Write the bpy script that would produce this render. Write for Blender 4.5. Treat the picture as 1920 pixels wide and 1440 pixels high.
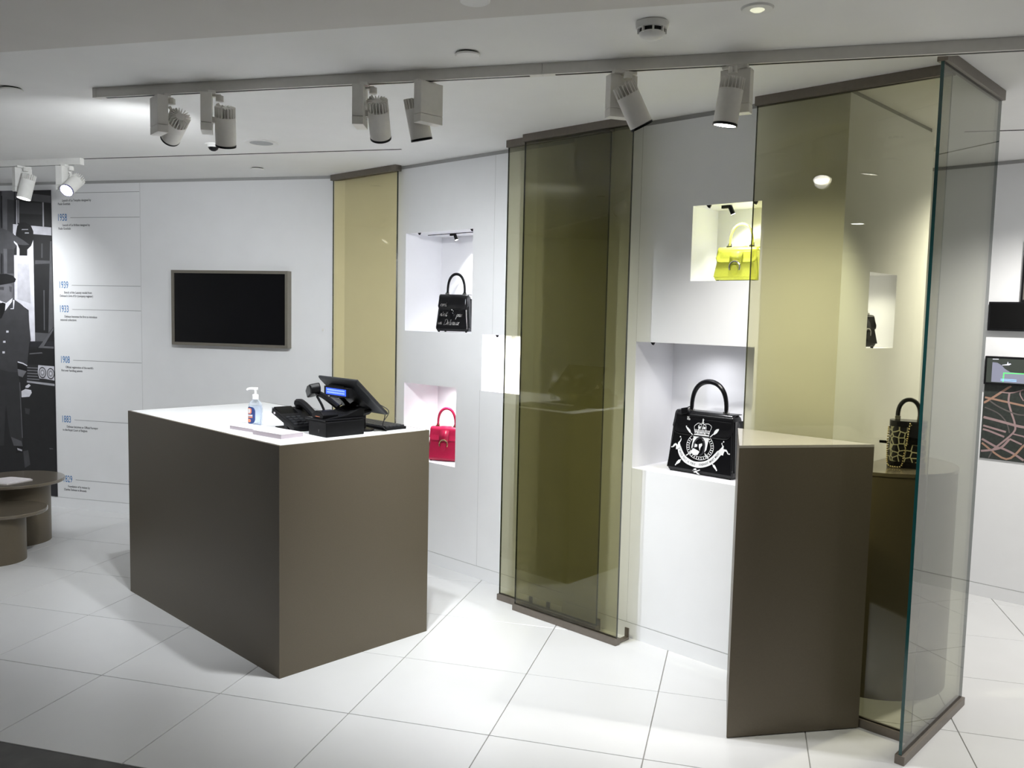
import bpy, bmesh, math, random
from mathutils import Vector, Matrix
random.seed(7)
S = bpy.context.scene
for o in list(bpy.data.objects): bpy.data.objects.remove(o, do_unlink=True)
COL = S.collection
PI = math.pi

# ---------------------------------------------------------------- camera, world, exposure
CAM_H = 1.647
F_PX, PITCH, ROLL = 1605.8, 0.08276, -0.02207
cd = bpy.data.cameras.new('camera'); cam = bpy.data.objects.new('camera', cd); COL.objects.link(cam)
cd.sensor_fit = 'HORIZONTAL'; cd.sensor_width = 36.0; cd.lens = 36.0 * F_PX / 1920.0
cd.clip_start = 0.05; cd.clip_end = 60
_f = Vector((0, math.cos(PITCH), -math.sin(PITCH))); _d = Vector((0, -math.sin(PITCH), -math.cos(PITCH))); _r = Vector((1, 0, 0))
_r2 = _r * math.cos(ROLL) + _d * math.sin(ROLL); _d2 = -_r * math.sin(ROLL) + _d * math.cos(ROLL)
cam.matrix_world = Matrix(((_r2.x, -_d2.x, -_f.x, 0), (_r2.y, -_d2.y, -_f.y, 0), (_r2.z, -_d2.z, -_f.z, CAM_H), (0, 0, 0, 1)))
S.camera = cam
wd = bpy.data.worlds.new('world'); S.world = wd; wd.use_nodes = True
wd.node_tree.nodes['Background'].inputs[0].default_value = (0.5, 0.52, 0.55, 1)
wd.node_tree.nodes['Background'].inputs[1].default_value = 0.05
S.view_settings.view_transform = 'Standard'; S.view_settings.look = 'None'
S.view_settings.exposure = 0.48; S.view_settings.gamma = 1.0; S.view_settings.use_curve_mapping = False
S.cycles.transparent_max_bounces = 24; S.cycles.max_bounces = 12; S.cycles.diffuse_bounces = 6
SPOT_W = 200.0          # each track spotlight
ADDED_DOWN_W = 8.0           # each unseen downlight

# ---------------------------------------------------------------- frames
AD = math.atan2(-0.69, 0.7238)      # display-wall frame: x = along the wall (s), y = into the wall (n)
AR = -0.2618                        # room / tile frame
def rot(x, y, a): return (x*math.cos(a) - y*math.sin(a), x*math.sin(a) + y*math.cos(a))
def W(s, n, z=0.0): p = rot(s, n, AD); return Vector((p[0], p[1], z))
def G(p, q, z=0.0): v = rot(p, q, AR); return Vector((v[0], v[1], z))

# ---------------------------------------------------------------- materials
M = {}
def mat(name, col, rough=0.5, metal=0.0, spec=0.5, var=0.03, scale=40.0, bump=0.0, emit=None, es=0.0, trans=0.0, coat=0.0):
    m = bpy.data.materials.new(name); m.use_nodes = True; nt = m.node_tree; b = nt.nodes['Principled BSDF']
    tc = nt.nodes.new('ShaderNodeTexCoord'); nz = nt.nodes.new('ShaderNodeTexNoise'); nz.inputs['Scale'].default_value = scale; nz.inputs['Detail'].default_value = 3
    nt.links.new(tc.outputs['Object'], nz.inputs['Vector'])
    cr = nt.nodes.new('ShaderNodeValToRGB')
    cr.color_ramp.elements[0].position = 0.3; cr.color_ramp.elements[1].position = 0.7
    cr.color_ramp.elements[0].color = (*[max(0, c*(1-var)) for c in col], 1); cr.color_ramp.elements[1].color = (*[min(1, c*(1+var)) for c in col], 1)
    nt.links.new(nz.outputs['Fac'], cr.inputs['Fac']); nt.links.new(cr.outputs['Color'], b.inputs['Base Color'])
    b.inputs['Roughness'].default_value = rough; b.inputs['Metallic'].default_value = metal; b.inputs['Specular IOR Level'].default_value = spec
    b.inputs['Transmission Weight'].default_value = trans; b.inputs['Coat Weight'].default_value = coat
    if emit: b.inputs['Emission Color'].default_value = (*emit, 1); b.inputs['Emission Strength'].default_value = es
    if bump:
        bp = nt.nodes.new('ShaderNodeBump'); bp.inputs['Strength'].default_value = bump; bp.inputs['Distance'].default_value = 0.002
        nt.links.new(nz.outputs['Fac'], bp.inputs['Height']); nt.links.new(bp.outputs['Normal'], b.inputs['Normal'])
    M[name] = m; return m
def glass_mat(name, tint, refl=0.04):
    m = bpy.data.materials.new(name); m.use_nodes = True; nt = m.node_tree; nt.nodes.clear()
    out = nt.nodes.new('ShaderNodeOutputMaterial'); mix = nt.nodes.new('ShaderNodeMixShader')
    tr = nt.nodes.new('ShaderNodeBsdfTransparent'); tr.inputs[0].default_value = (*[t**0.5 for t in tint], 1)
    gl = nt.nodes.new('ShaderNodeBsdfGlossy'); gl.inputs['Roughness'].default_value = 0.0; gl.inputs[0].default_value = (1, 1, 1, 1)
    lw = nt.nodes.new('ShaderNodeLayerWeight'); pw = nt.nodes.new('ShaderNodeMath'); pw.operation = 'POWER'; pw.inputs[1].default_value = 5.0
    ml = nt.nodes.new('ShaderNodeMath'); ml.operation = 'MULTIPLY_ADD'; ml.inputs[1].default_value = 1-refl; ml.inputs[2].default_value = refl
    nt.links.new(lw.outputs['Facing'], pw.inputs[0]); nt.links.new(pw.outputs[0], ml.inputs[0]); nt.links.new(ml.outputs[0], mix.inputs[0])
    nt.links.new(tr.outputs[0], mix.inputs[1]); nt.links.new(gl.outputs[0], mix.inputs[2]); nt.links.new(mix.outputs[0], out.inputs[0])
    M[name] = m; return m
mat('wall_white', (0.86, 0.87, 0.885), 0.55, var=0.012, scale=6)
mat('niche_white', (0.86, 0.86, 0.885), 0.5, var=0.01, scale=6)
mat('ceil_white', (0.90, 0.90, 0.89), 0.8, var=0.012, scale=5)
mat('soffit', (0.74, 0.72, 0.69), 0.8, var=0.015, scale=5)
mat('trim_grey', (0.42, 0.42, 0.42), 0.6)
mat('joint', (0.50, 0.50, 0.50), 0.7)
mat('tile', (0.64, 0.645, 0.65), 0.34, var=0.02, scale=3)
mat('grout', (0.27, 0.265, 0.25), 0.9)
mat('dark_stone', (0.05, 0.047, 0.043), 0.5, var=0.3, scale=9)
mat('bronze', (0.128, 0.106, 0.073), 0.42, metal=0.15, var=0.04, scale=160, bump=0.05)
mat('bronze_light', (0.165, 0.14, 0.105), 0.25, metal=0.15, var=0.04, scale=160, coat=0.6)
mat('bronze_top_lit', (0.44, 0.41, 0.345), 0.25, metal=0.1, var=0.04, scale=160, coat=0.6)  # plinth top: bronze made paler, spotlight brightness put into the colour
mat('bar_metal', (0.20, 0.175, 0.15), 0.4, metal=0.6, var=0.05, scale=60)
mat('worktop', (0.86, 0.87, 0.88), 0.28, var=0.01, scale=5)
mat('fixture', (0.84, 0.82, 0.78), 0.45, var=0.02)
mat('fixture_white', (0.88, 0.88, 0.86), 0.5, var=0.02)
mat('black', (0.005, 0.005, 0.006), 0.36, spec=0.2, var=0.2)
mat('black_matte', (0.004, 0.004, 0.0045), 0.5, spec=0.16, var=0.2)
mat('black_leather', (0.005, 0.005, 0.006), 0.24, spec=0.38, var=0.25, scale=180, bump=0.06)
mat('screen', (0.004, 0.004, 0.005), 0.08, var=0.05)
mat('screen_panel', (0.003, 0.003, 0.003), 0.12, spec=0.12, var=0.05)
mat('tv_frame', (0.25, 0.23, 0.195), 0.4, metal=0.4)
mat('red_leather', (0.42, 0.016, 0.062), 0.22, var=0.06, scale=120, bump=0.04)
mat('yellow_leather', (0.50, 0.53, 0.055), 0.36, var=0.05, scale=150, bump=0.06)
mat('silver', (0.80, 0.79, 0.76), 0.16, metal=1.0)
mat('gold', (0.85, 0.72, 0.42), 0.18, metal=1.0)
mat('print_white', (0.85, 0.86, 0.87), 0.6)
mat('print_black', (0.02, 0.02, 0.025), 0.6)
mat('print_grey', (0.28, 0.28, 0.29), 0.7)
mat('text_blue', (0.045, 0.20, 0.47), 0.6)
mat('text_dark', (0.10, 0.10, 0.11), 0.7)
mat('paper', (0.72, 0.69, 0.71), 0.6, var=0.02)
mat('paper_edge', (0.50, 0.44, 0.48), 0.7, var=0.02)
mat('laptop_alu', (0.46, 0.47, 0.49), 0.35, metal=0.7)
mat('mon_grey', (0.024, 0.025, 0.028), 0.42, spec=0.35, var=0.05)
mat('plastic_white', (0.88, 0.88, 0.88), 0.3)
mat('label_navy', (0.02, 0.045, 0.17), 0.4)
mat('label_orange', (0.80, 0.25, 0.13), 0.4)
mat('lens_on', (1, 1, 1), 0.3, emit=(1, 0.98, 0.95), es=9.0)
mat('lens_off', (0.55, 0.6, 0.7), 0.1)
mat('lens_blue', (0.12, 0.12, 0.32), 0.3)
mat('added_downlight_on', (1, 1, 1), 0.3, emit=(0.95, 0.98, 1.0), es=26.0)
mat('mini_on', (1, 1, 1), 0.3, emit=(1, 1, 1), es=40.0)
mat('dim_glow', (0.9, 0.9, 0.7), 0.3, emit=(1, 1, 0.75), es=0.45)
mat('lcd_blue', (0.02, 0.05, 0.6), 0.3, emit=(0.03, 0.10, 0.95), es=1.0)
mat('lcd_text', (0.3, 0.4, 0.9), 0.3, emit=(0.2, 0.3, 1.0), es=1.0)
mat('disp_bg', (0.1, 0.1, 0.13), 0.3, emit=(0.16, 0.17, 0.22), es=0.9)
mat('disp_land', (0.02, 0.025, 0.02), 0.3, emit=(0.025, 0.03, 0.025), es=0.8)
mat('disp_white', (0.6, 0.6, 0.7), 0.3, emit=(0.5, 0.52, 0.62), es=0.9)
mat('disp_green', (0.05, 0.6, 0.1), 0.3, emit=(0.08, 0.65, 0.12), es=1.0)
mat('disp_blue', (0.2, 0.35, 0.6), 0.3, emit=(0.25, 0.45, 0.85), es=0.9)
mat('map_green', (0.03, 0.037, 0.032), 0.5, var=0.25, scale=60)
mat('map_pink', (0.37, 0.26, 0.26), 0.5, var=0.06)
mat('map_tan', (0.40, 0.24, 0.17), 0.5, var=0.06)
mat('map_grey', (0.13, 0.115, 0.11), 0.5, var=0.1)
mat('edge_dark', (0.025, 0.03, 0.018), 0.15, spec=0.8)
mat('edge_teal', (0.010, 0.075, 0.075), 0.12, spec=0.9, emit=None)
mat('grille', (0.45, 0.46, 0.47), 0.7, var=0.2, scale=500)
mat('slot', (0.01, 0.01, 0.01), 0.8)
mat('picture', (0.16, 0.15, 0.13), 0.5, var=0.4, scale=8)
glass_mat('glass_green', (0.52, 0.505, 0.36))
glass_mat('glass_olive', (0.70, 0.68, 0.49))
glass_mat('glass_ochre', (0.96, 0.90, 0.66))
glass_mat('glass_grey', (0.37, 0.375, 0.295))
# clear bottle gel
m = bpy.data.materials.new('clear_gel'); m.use_nodes = True; nt = m.node_tree; nt.nodes.clear()
o_ = nt.nodes.new('ShaderNodeOutputMaterial'); mx = nt.nodes.new('ShaderNodeMixShader'); t_ = nt.nodes.new('ShaderNodeBsdfTransparent'); p_ = nt.nodes.new('ShaderNodeBsdfPrincipled')
t_.inputs[0].default_value = (0.90, 0.93, 0.97, 1); p_.inputs['Base Color'].default_value = (0.72, 0.77, 0.84, 1); p_.inputs['Roughness'].default_value = 0.08
lw_ = nt.nodes.new('ShaderNodeLayerWeight'); lw_.inputs[0].default_value = 0.35; nt.links.new(lw_.outputs['Facing'], mx.inputs[0])
nt.links.new(t_.outputs[0], mx.inputs[1]); nt.links.new(p_.outputs[0], mx.inputs[2]); nt.links.new(mx.outputs[0], o_.inputs[0]); M['clear_gel'] = m
# animal print: cream cell borders on black
m = mat('animal_print', (0.02, 0.02, 0.02), 0.3); nt = m.node_tree; b_ = nt.nodes['Principled BSDF']
tc = nt.nodes.new('ShaderNodeTexCoord'); vo = nt.nodes.new('ShaderNodeTexVoronoi'); vo.feature = 'DISTANCE_TO_EDGE'; vo.inputs['Scale'].default_value = 36; vo.inputs['Randomness'].default_value = 0.55
cr = nt.nodes.new('ShaderNodeValToRGB'); cr.color_ramp.elements[0].position = 0.055; cr.color_ramp.elements[0].color = (0.66, 0.64, 0.46, 1); cr.color_ramp.elements[1].position = 0.095; cr.color_ramp.elements[1].color = (0.012, 0.012, 0.014, 1)
nt.links.new(tc.outputs['Object'], vo.inputs['Vector']); nt.links.new(vo.outputs['Distance'], cr.inputs['Fac']); nt.links.new(cr.outputs['Color'], b_.inputs['Base Color'])

# ---------------------------------------------------------------- mesh helpers
class MB:
    def __init__(s): s.v = []; s.f = []; s.mi = []; s.cur = 0
    def add(s, vs, fs):
        b = len(s.v); s.v += [tuple(v) for v in vs]; s.f += [tuple(i+b for i in f) for f in fs]; s.mi += [s.cur]*len(fs); return s
    def box(s, x0, x1, y0, y1, z0, z1):
        return s.add([(x0,y0,z0),(x1,y0,z0),(x1,y1,z0),(x0,y1,z0),(x0,y0,z1),(x1,y0,z1),(x1,y1,z1),(x0,y1,z1)],
                     [(0,3,2,1),(4,5,6,7),(0,1,5,4),(1,2,6,5),(2,3,7,6),(3,0,4,7)])
    def prism(s, poly, z0, z1, axis='z'):
        n = len(poly)
        def P(p, z): return (p[0], p[1], z) if axis == 'z' else (p[0], z, p[1]) if axis == 'y' else (z, p[0], p[1])
        return s.add([P(p, z0) for p in poly] + [P(p, z1) for p in poly],
                     [tuple(range(n))[::-1], tuple(range(n, 2*n))] + [(i, (i+1) % n, n+(i+1) % n, n+i) for i in range(n)])
    def lathe(s, prof, seg=32, cx=0, cy=0, a0=0, a1=2*PI, close=True):
        full = abs(a1-a0-2*PI) < 1e-6; k = seg if full else seg+1; vs = []; fs = []
        for r, z in prof:
            for i in range(k):
                a = a0 + (a1-a0)*i/seg; vs.append((cx+r*math.cos(a), cy+r*math.sin(a), z))
        for j in range(len(prof)-1):
            for i in range(seg):
                i2 = (i+1) % k
                fs.append((j*k+i, j*k+i2, (j+1)*k+i2, (j+1)*k+i))
        if close:
            if prof[0][0] > 1e-6: fs.append(tuple(range(k))[::-1])
            if prof[-1][0] > 1e-6: fs.append(tuple(range((len(prof)-1)*k, len(prof)*k)))
        return s.add(vs, fs)
    def tube(s, path, r, seg=8, closed=False, flat=1.0):
        pts = [Vector(p) for p in path]; n = len(pts); vs = []; fs = []
        up = None
        for i, p in enumerate(pts):
            a = pts[(i-1) % n] if (i or closed) else p; b = pts[(i+1) % n] if (i < n-1 or closed) else p
            t = (b-a).normalized()
            if up is None:
                up = Vector((0,0,1)) if abs(t.z) < 0.9 else Vector((0,1,0))
            x = up.cross(t).normalized(); y = t.cross(x).normalized(); up = y
            rr = r[i] if isinstance(r, (list, tuple)) else r
            for k in range(seg):
                q = 2*PI*k/seg; vs.append(p + x*math.cos(q)*rr + y*math.sin(q)*rr*flat)
        for i in range(n if closed else n-1):
            j = (i+1) % n
            for k in range(seg): fs.append((i*seg+k, i*seg+(k+1) % seg, j*seg+(k+1) % seg, j*seg+k))
        if not closed: fs += [tuple(range(seg))[::-1], tuple(range((n-1)*seg, n*seg))]
        return s.add(vs, fs)
    def loft(s, secs):
        k = len(secs[0]); vs = [p for q in secs for p in q]; fs = []
        for j in range(len(secs)-1):
            for i in range(k): fs.append((j*k+i, j*k+(i+1) % k, (j+1)*k+(i+1) % k, (j+1)*k+i))
        fs += [tuple(range(k))[::-1], tuple(range((len(secs)-1)*k, len(secs)*k))]
        return s.add(vs, fs)
    def xf(s, mtx, start=0):
        s.v[start:] = [tuple(mtx @ Vector(v)) for v in s.v[start:]]; return s
    def build(s, name, mats, parent=None, smooth=False, bevel=0.0, seg=2, ang=0.6, loc=None, rz=None, solid=0.0, sub=0):
        me = bpy.data.meshes.new(name); me.from_pydata(s.v, [], s.f)
        ms = mats if isinstance(mats, (list, tuple)) else [mats]
        for x in ms: me.materials.append(M[x])
        if len(ms) > 1: me.polygons.foreach_set('material_index', s.mi)
        bm = bmesh.new(); bm.from_mesh(me); bmesh.ops.recalc_face_normals(bm, faces=bm.faces); bm.to_mesh(me); bm.free()
        if smooth:
            me.polygons.foreach_set('use_smooth', [True]*len(me.polygons))
            try: me.set_sharp_from_angle(angle=ang)
            except Exception: pass
        me.update()
        o = bpy.data.objects.new(name, me); COL.objects.link(o)
        if parent: o.parent = parent
        if loc is not None: o.location = loc
        if rz is not None: o.rotation_euler = (0, 0, rz)
        if solid: md = o.modifiers.new('s', 'SOLIDIFY'); md.thickness = solid; md.offset = 1.0
        if sub: md = o.modifiers.new('u', 'SUBSURF'); md.levels = sub; md.render_levels = sub
        if bevel: md = o.modifiers.new('b', 'BEVEL'); md.width = bevel; md.segments = seg; md.limit_method = 'ANGLE'
        return o
def tag(o, label=None, cat=None, group=None, kind=None):
    if label: o['label'] = label
    if cat: o['category'] = cat
    if group: o['group'] = group
    if kind: o['kind'] = kind
    return o
def thing(name, label, cat, loc=(0,0,0), rz=0.0, group=None):
    o = bpy.data.objects.new(name, None); COL.objects.link(o); o.location = loc; o.rotation_euler = (0, 0, rz); o.empty_display_size = 0.1
    return tag(o, label, cat, group)
def struct(name, mb, mt, rz=0.0, label=None, parent=None, **k):
    o = mb.build(name, mt, parent, rz=rz if not parent else None, **k); tag(o, label, None, None, 'structure'); return o
def smoothpath(pts, n=8):
    P = [Vector(p) for p in pts]; out = []
    for i in range(len(P)-1):
        a = P[max(i-1, 0)]; b = P[i]; c = P[i+1]; d = P[min(i+2, len(P)-1)]
        for k in range(n):
            t = k/n; out.append(0.5*((2*b) + (c-a)*t + (2*a-5*b+4*c-d)*t*t + (3*b-a-3*c+d)*t**3))
    out.append(P[-1]); return out
def text_mb(body, size, sx=1.0, align='LEFT', bold=0.0, shear=0.0):
    cu = bpy.data.curves.new('t', 'FONT'); cu.body = body; cu.size = size; cu.align_x = align; cu.offset = bold; cu.shear = shear; cu.resolution_u = 3
    ob = bpy.data.objects.new('t', cu); COL.objects.link(ob)
    me = bpy.data.meshes.new_from_object(ob); mb = MB()
    mb.add([(v.co.x*sx, v.co.y, 0) for v in me.vertices], [tuple(p.vertices) for p in me.polygons])
    bpy.data.objects.remove(ob, do_unlink=True); bpy.data.curves.remove(cu); bpy.data.meshes.remove(me); return mb
def rrect(w, d, r, n=5):
    out = []
    for cx, cy, a in ((w/2-r, d/2-r, 0), (-w/2+r, d/2-r, PI/2), (-w/2+r, -d/2+r, PI), (w/2-r, -d/2+r, 1.5*PI)):
        for i in range(n+1): q = a + PI/2*i/n; out.append((cx+r*math.cos(q), cy+r*math.sin(q)))
    return out
def lamp(name, parent, loc, aim, watts, angle, blend=0.5, col=(1,1,1), size=0.03):
    l = bpy.data.lights.new(name, 'SPOT'); l.energy = watts; l.spot_size = angle; l.spot_blend = blend; l.color = col; l.shadow_soft_size = size
    o = bpy.data.objects.new(name, l); COL.objects.link(o)
    if parent: o.parent = parent
    o.location = loc; d = Vector(aim).normalized(); o.rotation_euler = d.to_track_quat('-Z', 'Y').to_euler(); return o

# ================================================================ THE SHELL
CEIL = 2.594
LW = 5.649                          # left wall, room-frame q
LWX = -2.851                        # where the left wall meets the display wall
N1, N2 = 3.63, 3.53                 # planes of the two display-wall sections
RWN = 5.645                         # far right wall
# floor: grout bed with one object per tile
fl = struct('floor', MB().box(-6.6, 6.4, 2.499, 9.2, -0.06, -0.004), 'grout', AR, 'pale large-format tiled shop floor')
tm = MB().box(0.0, 0.5962, 0.0, 0.5962, -0.01, 0.0); tile0 = None
for j in range(-1, 8):
    for i in range(-6, 13):
        p0, q0 = -2.692 + 0.6*i, 3.099 + 0.6*j
        c = G(p0+0.3, q0+0.3); u = c.x*math.cos(AD) + c.y*math.sin(AD); v = -c.x*math.sin(AD) + c.y*math.cos(AD)
        if (q0 > LW+0.1 and p0 < -2.2) or (u < -2.0 and v > 4.1) or v > 6.1 or (p0 > 4.5): continue
        if tile0 is None:
            tile0 = tm.build('tile', 'tile', fl, bevel=0.0012, seg=1); t = tile0
        else:
            t = tile0.copy(); COL.objects.link(t); t.parent = fl
        t.location = (p0+0.0019, q0+0.0019, 0)
struct('floor_corridor', MB().box(-6.6, 6.4, -3.2, 2.497, -0.06, -0.001), 'dark_stone', AR, 'dark stone floor outside the shop threshold')
struct('ceiling', MB().box(-6.6, 6.4, 2.60, 9.2, CEIL, CEIL+0.1), 'ceil_white', AR, 'white plaster ceiling')
struct('ceiling_soffit', MB().box(-6.6, 6.4, -3.2, 2.66, 2.57, CEIL+0.1), 'soffit', AR, 'lower grey soffit at the shop front')
# left wall
def skirt_wall(name, x0, x1, y, side, fr, grooves=True):
    w = struct('wall_'+name, MB().box(x0, x1, y, y+0.1, 0.084, 2.572), 'wall_white', fr, 'white panelled wall')
    struct('baseboard_'+name, MB().box(x0, x1, y, y+0.1, 0.0, 0.080), 'wall_white', fr)
    struct('trim_'+side, MB().box(x0, x1, y+0.006, y+0.1, 2.572, CEIL), 'trim_grey', fr)
    MB().box(x0, x1, y+0.004, y+0.09, 0.080, 0.084).build('groove', 'joint', w)
    return w
wl = skirt_wall('left', -6.6, LWX+0.25, LW, '1', AR)
MB().box(LWX-1.631, LWX-1.629, LW-0.0006, LW+0.01, 0.084, 2.572).build('panel_joint', 'joint', wl)
# display walls with niches
def hole_grid(mb, xs, zs, holes, y):
    X = sorted(set(xs + [h[0] for h in holes] + [h[1] for h in holes])); Z = sorted(set(zs + [h[2] for h in holes] + [h[3] for h in holes]))
    for a, b in zip(X, X[1:]):
        for c, d in zip(Z, Z[1:]):
            mx_, mz_ = (a+b)/2, (c+d)/2
            if any(h[0] < mx_ < h[1] and h[2] < mz_ < h[3] for h in holes): continue
            mb.add([(a,y,c),(b,y,c),(b,y,d),(a,y,d)], [(0,1,2,3)])
    return mb
def niche(mb, h, y, dep):
    a, b, c, d = h; Y = y+dep
    mb.add([(a,y,c),(b,y,c),(b,Y,c),(a,Y,c)], [(0,1,2,3)]); mb.add([(a,y,d),(b,y,d),(b,Y,d),(a,Y,d)], [(3,2,1,0)])
    mb.add([(a,y,c),(a,Y,c),(a,Y,d),(a,y,d)], [(0,1,2,3)]); mb.add([(b,y,c),(b,Y,c),(b,Y,d),(b,y,d)], [(3,2,1,0)])
    mb.add([(a,Y,c),(b,Y,c),(b,Y,d),(a,Y,d)], [(0,1,2,3)]); return mb
H1 = (-4.455, -3.815, 1.515, 2.152); H2 = (-4.455, -3.943, 0.667, 1.170); H3 = (-3.717, -3.39, 1.173, 1.514)
H4 = (-2.513, -1.867, 0.878, 1.518); H5 = (-2.214, -1.863, 1.816, 2.166); H6 = (3.83, 4.155, 1.523, 1.862)
w1 = struct('wall_display_far', hole_grid(MB(), [-5.6, -2.95], [0.08, 2.572], [H1, H2, H3], N1), 'wall_white', AD, 'white display wall with lit niches beside the ochre glass')
for h, d in ((H1, 0.315), (H2, 0.30), (H3, 0.26)): niche(MB(), h, N1, d).build('niche_lining', 'niche_white', w1)
MB().box(-3.633, -3.6315, N1-0.0005, N1+0.004, H3[3], 2.572).build('panel_joint', 'joint', w1)
MB().box(-3.731, -3.7295, N1-0.0005, N1+0.004, 0.08, H3[2]).build('panel_joint', 'joint', w1)
MB().box(-5.6, -2.95, N1+0.002, N1+0.05, 0.076, 0.080).build('groove', 'joint', w1)
struct('baseboard_display_far', MB().box(-5.6, -2.95, N1, N1+0.1, 0.0, 0.076), 'wall_white', AD)
struct('trim_2', MB().box(-5.6, -2.95, N1+0.006, N1+0.1, 2.572, CEIL), 'trim_grey', AD)
w2 = struct('wall_display_near', hole_grid(MB(), [-2.95, -1.49], [0.08, 2.572], [H4, H5], N2).box(-2.951, -2.949, N2, N1+0.02, 0.0, CEIL), 'wall_white', AD, 'white display wall with two lit niches between the glass screens')
for h, d in ((H4, 0.34), (H5, 0.23)): niche(MB(), h, N2, d).build('niche_lining', 'niche_white', w2)
for z0, z1 in ((H4[3], 2.572), (0.08, H4[2])): MB().box(-2.514, -2.5125, N2-0.0005, N2+0.004, z0, z1).build('panel_joint', 'joint', w2)
MB().box(-2.95, -1.492, N2+0.002, N2+0.03, 0.076, 0.080).build('groove', 'joint', w2)
struct('baseboard_display_near', MB().box(-2.95, -1.492, N2, N2+0.04, 0.0, 0.076), 'wall_white', AD)
struct('trim_3', MB().box(-2.95, -1.496, N2+0.006, N2+0.05, 2.572, CEIL), 'trim_grey', AD)
# return wall behind the large glass screen (faces +s): built in a frame turned by 90 degrees: x = n, y = -s
PE = 4.55
w3 = struct('wall_return', hole_grid(MB(), [N2, PE], [0.0, 2.575], [H6], 1.49), 'wall_white', AD+PI/2, 'white return wall behind the large glass screen')
niche(MB(), H6, 1.49, 0.22).build('niche_lining', 'niche_white', w3)
struct('trim_4', MB().box(N2+0.006, PE, 1.495, 1.55, 2.575, CEIL), 'trim_grey', AD+PI/2)
struct('wall_return_back', MB().box(-5.6, -1.49, PE-0.04, PE, 0.0, CEIL), 'wall_white', AD)
wr = struct('wall_right', MB().box(-4.6, 3.4, RWN, RWN+0.1, 0.080, 2.572), 'wall_white', AD, 'white far wall with screens and a printed map')
struct('baseboard_right', MB().box(-4.6, 3.4, RWN, RWN+0.1, 0.0, 0.076), 'wall_white', AD)
MB().box(-4.6, 3.4, RWN+0.003, RWN+0.09, 0.076, 0.080).build('groove', 'joint', wr)
struct('trim_5', MB().box(-4.6, 3.4, RWN+0.006, RWN+0.1, 2.572, CEIL), 'trim_grey', AD)
# walls outside the frame that close the place
struct('wall_rear', MB().box(-6.6, 6.4, -3.2, -3.1, 0, 2.6), 'wall_white', AR)
struct('wall_side_left', MB().box(-6.7, -6.6, -3.2, 9.2, 0, 2.7), 'wall_white', AR)
struct('wall_side_right', MB().box(6.3, 6.4, -3.2, 9.2, 0, 2.7), 'wall_white', AR)
# dark shadow slot in the ceiling
s_ = MB().box(-4.24, -1.99, 4.784, 4.798, CEIL-0.0015, CEIL+0.002); tag(s_.build('ceiling_slot', 'slot', rz=AR), 'long black slot in the white ceiling above the counter', 'air slot', 'ceiling slots')
tag(MB().box(1.02, 4.5, 4.77, 4.784, CEIL-0.0015, CEIL+0.002).build('ceiling_slot', 'slot', rz=AR), 'black ceiling slot at the far right beyond the glass', 'air slot', 'ceiling slots')

# ================================================================ GLASS SCREENS
def screen(label, s0, s1, n, fr, gm, em, th=0.012, z0=0.035, z1=2.555, bars=True, clips=(), top=0.034, tb=0.036, thing_name='glass_screen', bot=0.035):
    o = thing(thing_name, label, 'glass screen', (0,0,0), fr, 'tinted glass screens')
    mb = MB(); mb.cur = 0
    a, b, c, d = s0, s1, n-th/2, n+th/2
    V = [(a,c,z0),(b,c,z0),(b,d,z0),(a,d,z0),(a,c,z1),(b,c,z1),(b,d,z1),(a,d,z1)]
    mb.add(V, [(0,1,5,4),(2,3,7,6)]); mb.cur = 1; mb.add(V, [(0,3,2,1),(4,5,6,7),(1,2,6,5),(3,0,4,7)])
    me = mb.build('pane', [gm, em], o)
    if bars:
        MB().box(a-0.006, b+0.006, n-tb/2, n+tb/2, z1, CEIL).build('top_rail', 'bar_metal', o, bevel=0.0015)
        MB().box(a-0.006, b+0.006, n-tb/2, n+tb/2, 0.0, bot).build('bottom_rail', 'bar_metal', o, bevel=0.0015)
    for cs, cy0, cy1 in clips:
        MB().box(cs-0.012, cs+0.012, min(cy0, cy1), max(cy0, cy1), 0.002, 0.014).box(cs-0.012, cs+0.012, (cy1-0.006 if cy1 > cy0 else cy1), (cy1 if cy1 > cy0 else cy1+0.006), 0.002, 0.06).build('floor_clip', 'bar_metal', o)
    return o
screen('pale ochre glass screen in the corner beside the wall television', -5.215, -4.49, 3.585, AD, 'glass_ochre', 'edge_dark', tb=0.05)
screen('rear green glass screen, half hidden by the pane in front of it', -3.36, -2.655, 3.46, AD, 'glass_green', 'edge_dark', clips=((-3.15, 3.46, 3.50), (-3.02, 3.46, 3.50), (-2.67, 3.46, 3.50)))
screen('front green glass screen standing between the lit niches', -3.18, -2.478, 3.40, AD, 'glass_green', 'edge_dark', clips=((-2.49, 3.40, 3.505),))
screen('wide olive glass screen behind the triangular plinth', -1.856, -1.078, 3.44, AD, 'glass_olive', 'edge_dark')
screen('narrow glass screen with teal front edge, nearest at the right', 3.243, 3.958, 1.05, AD+PI/2, 'glass_grey', 'edge_teal')

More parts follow.
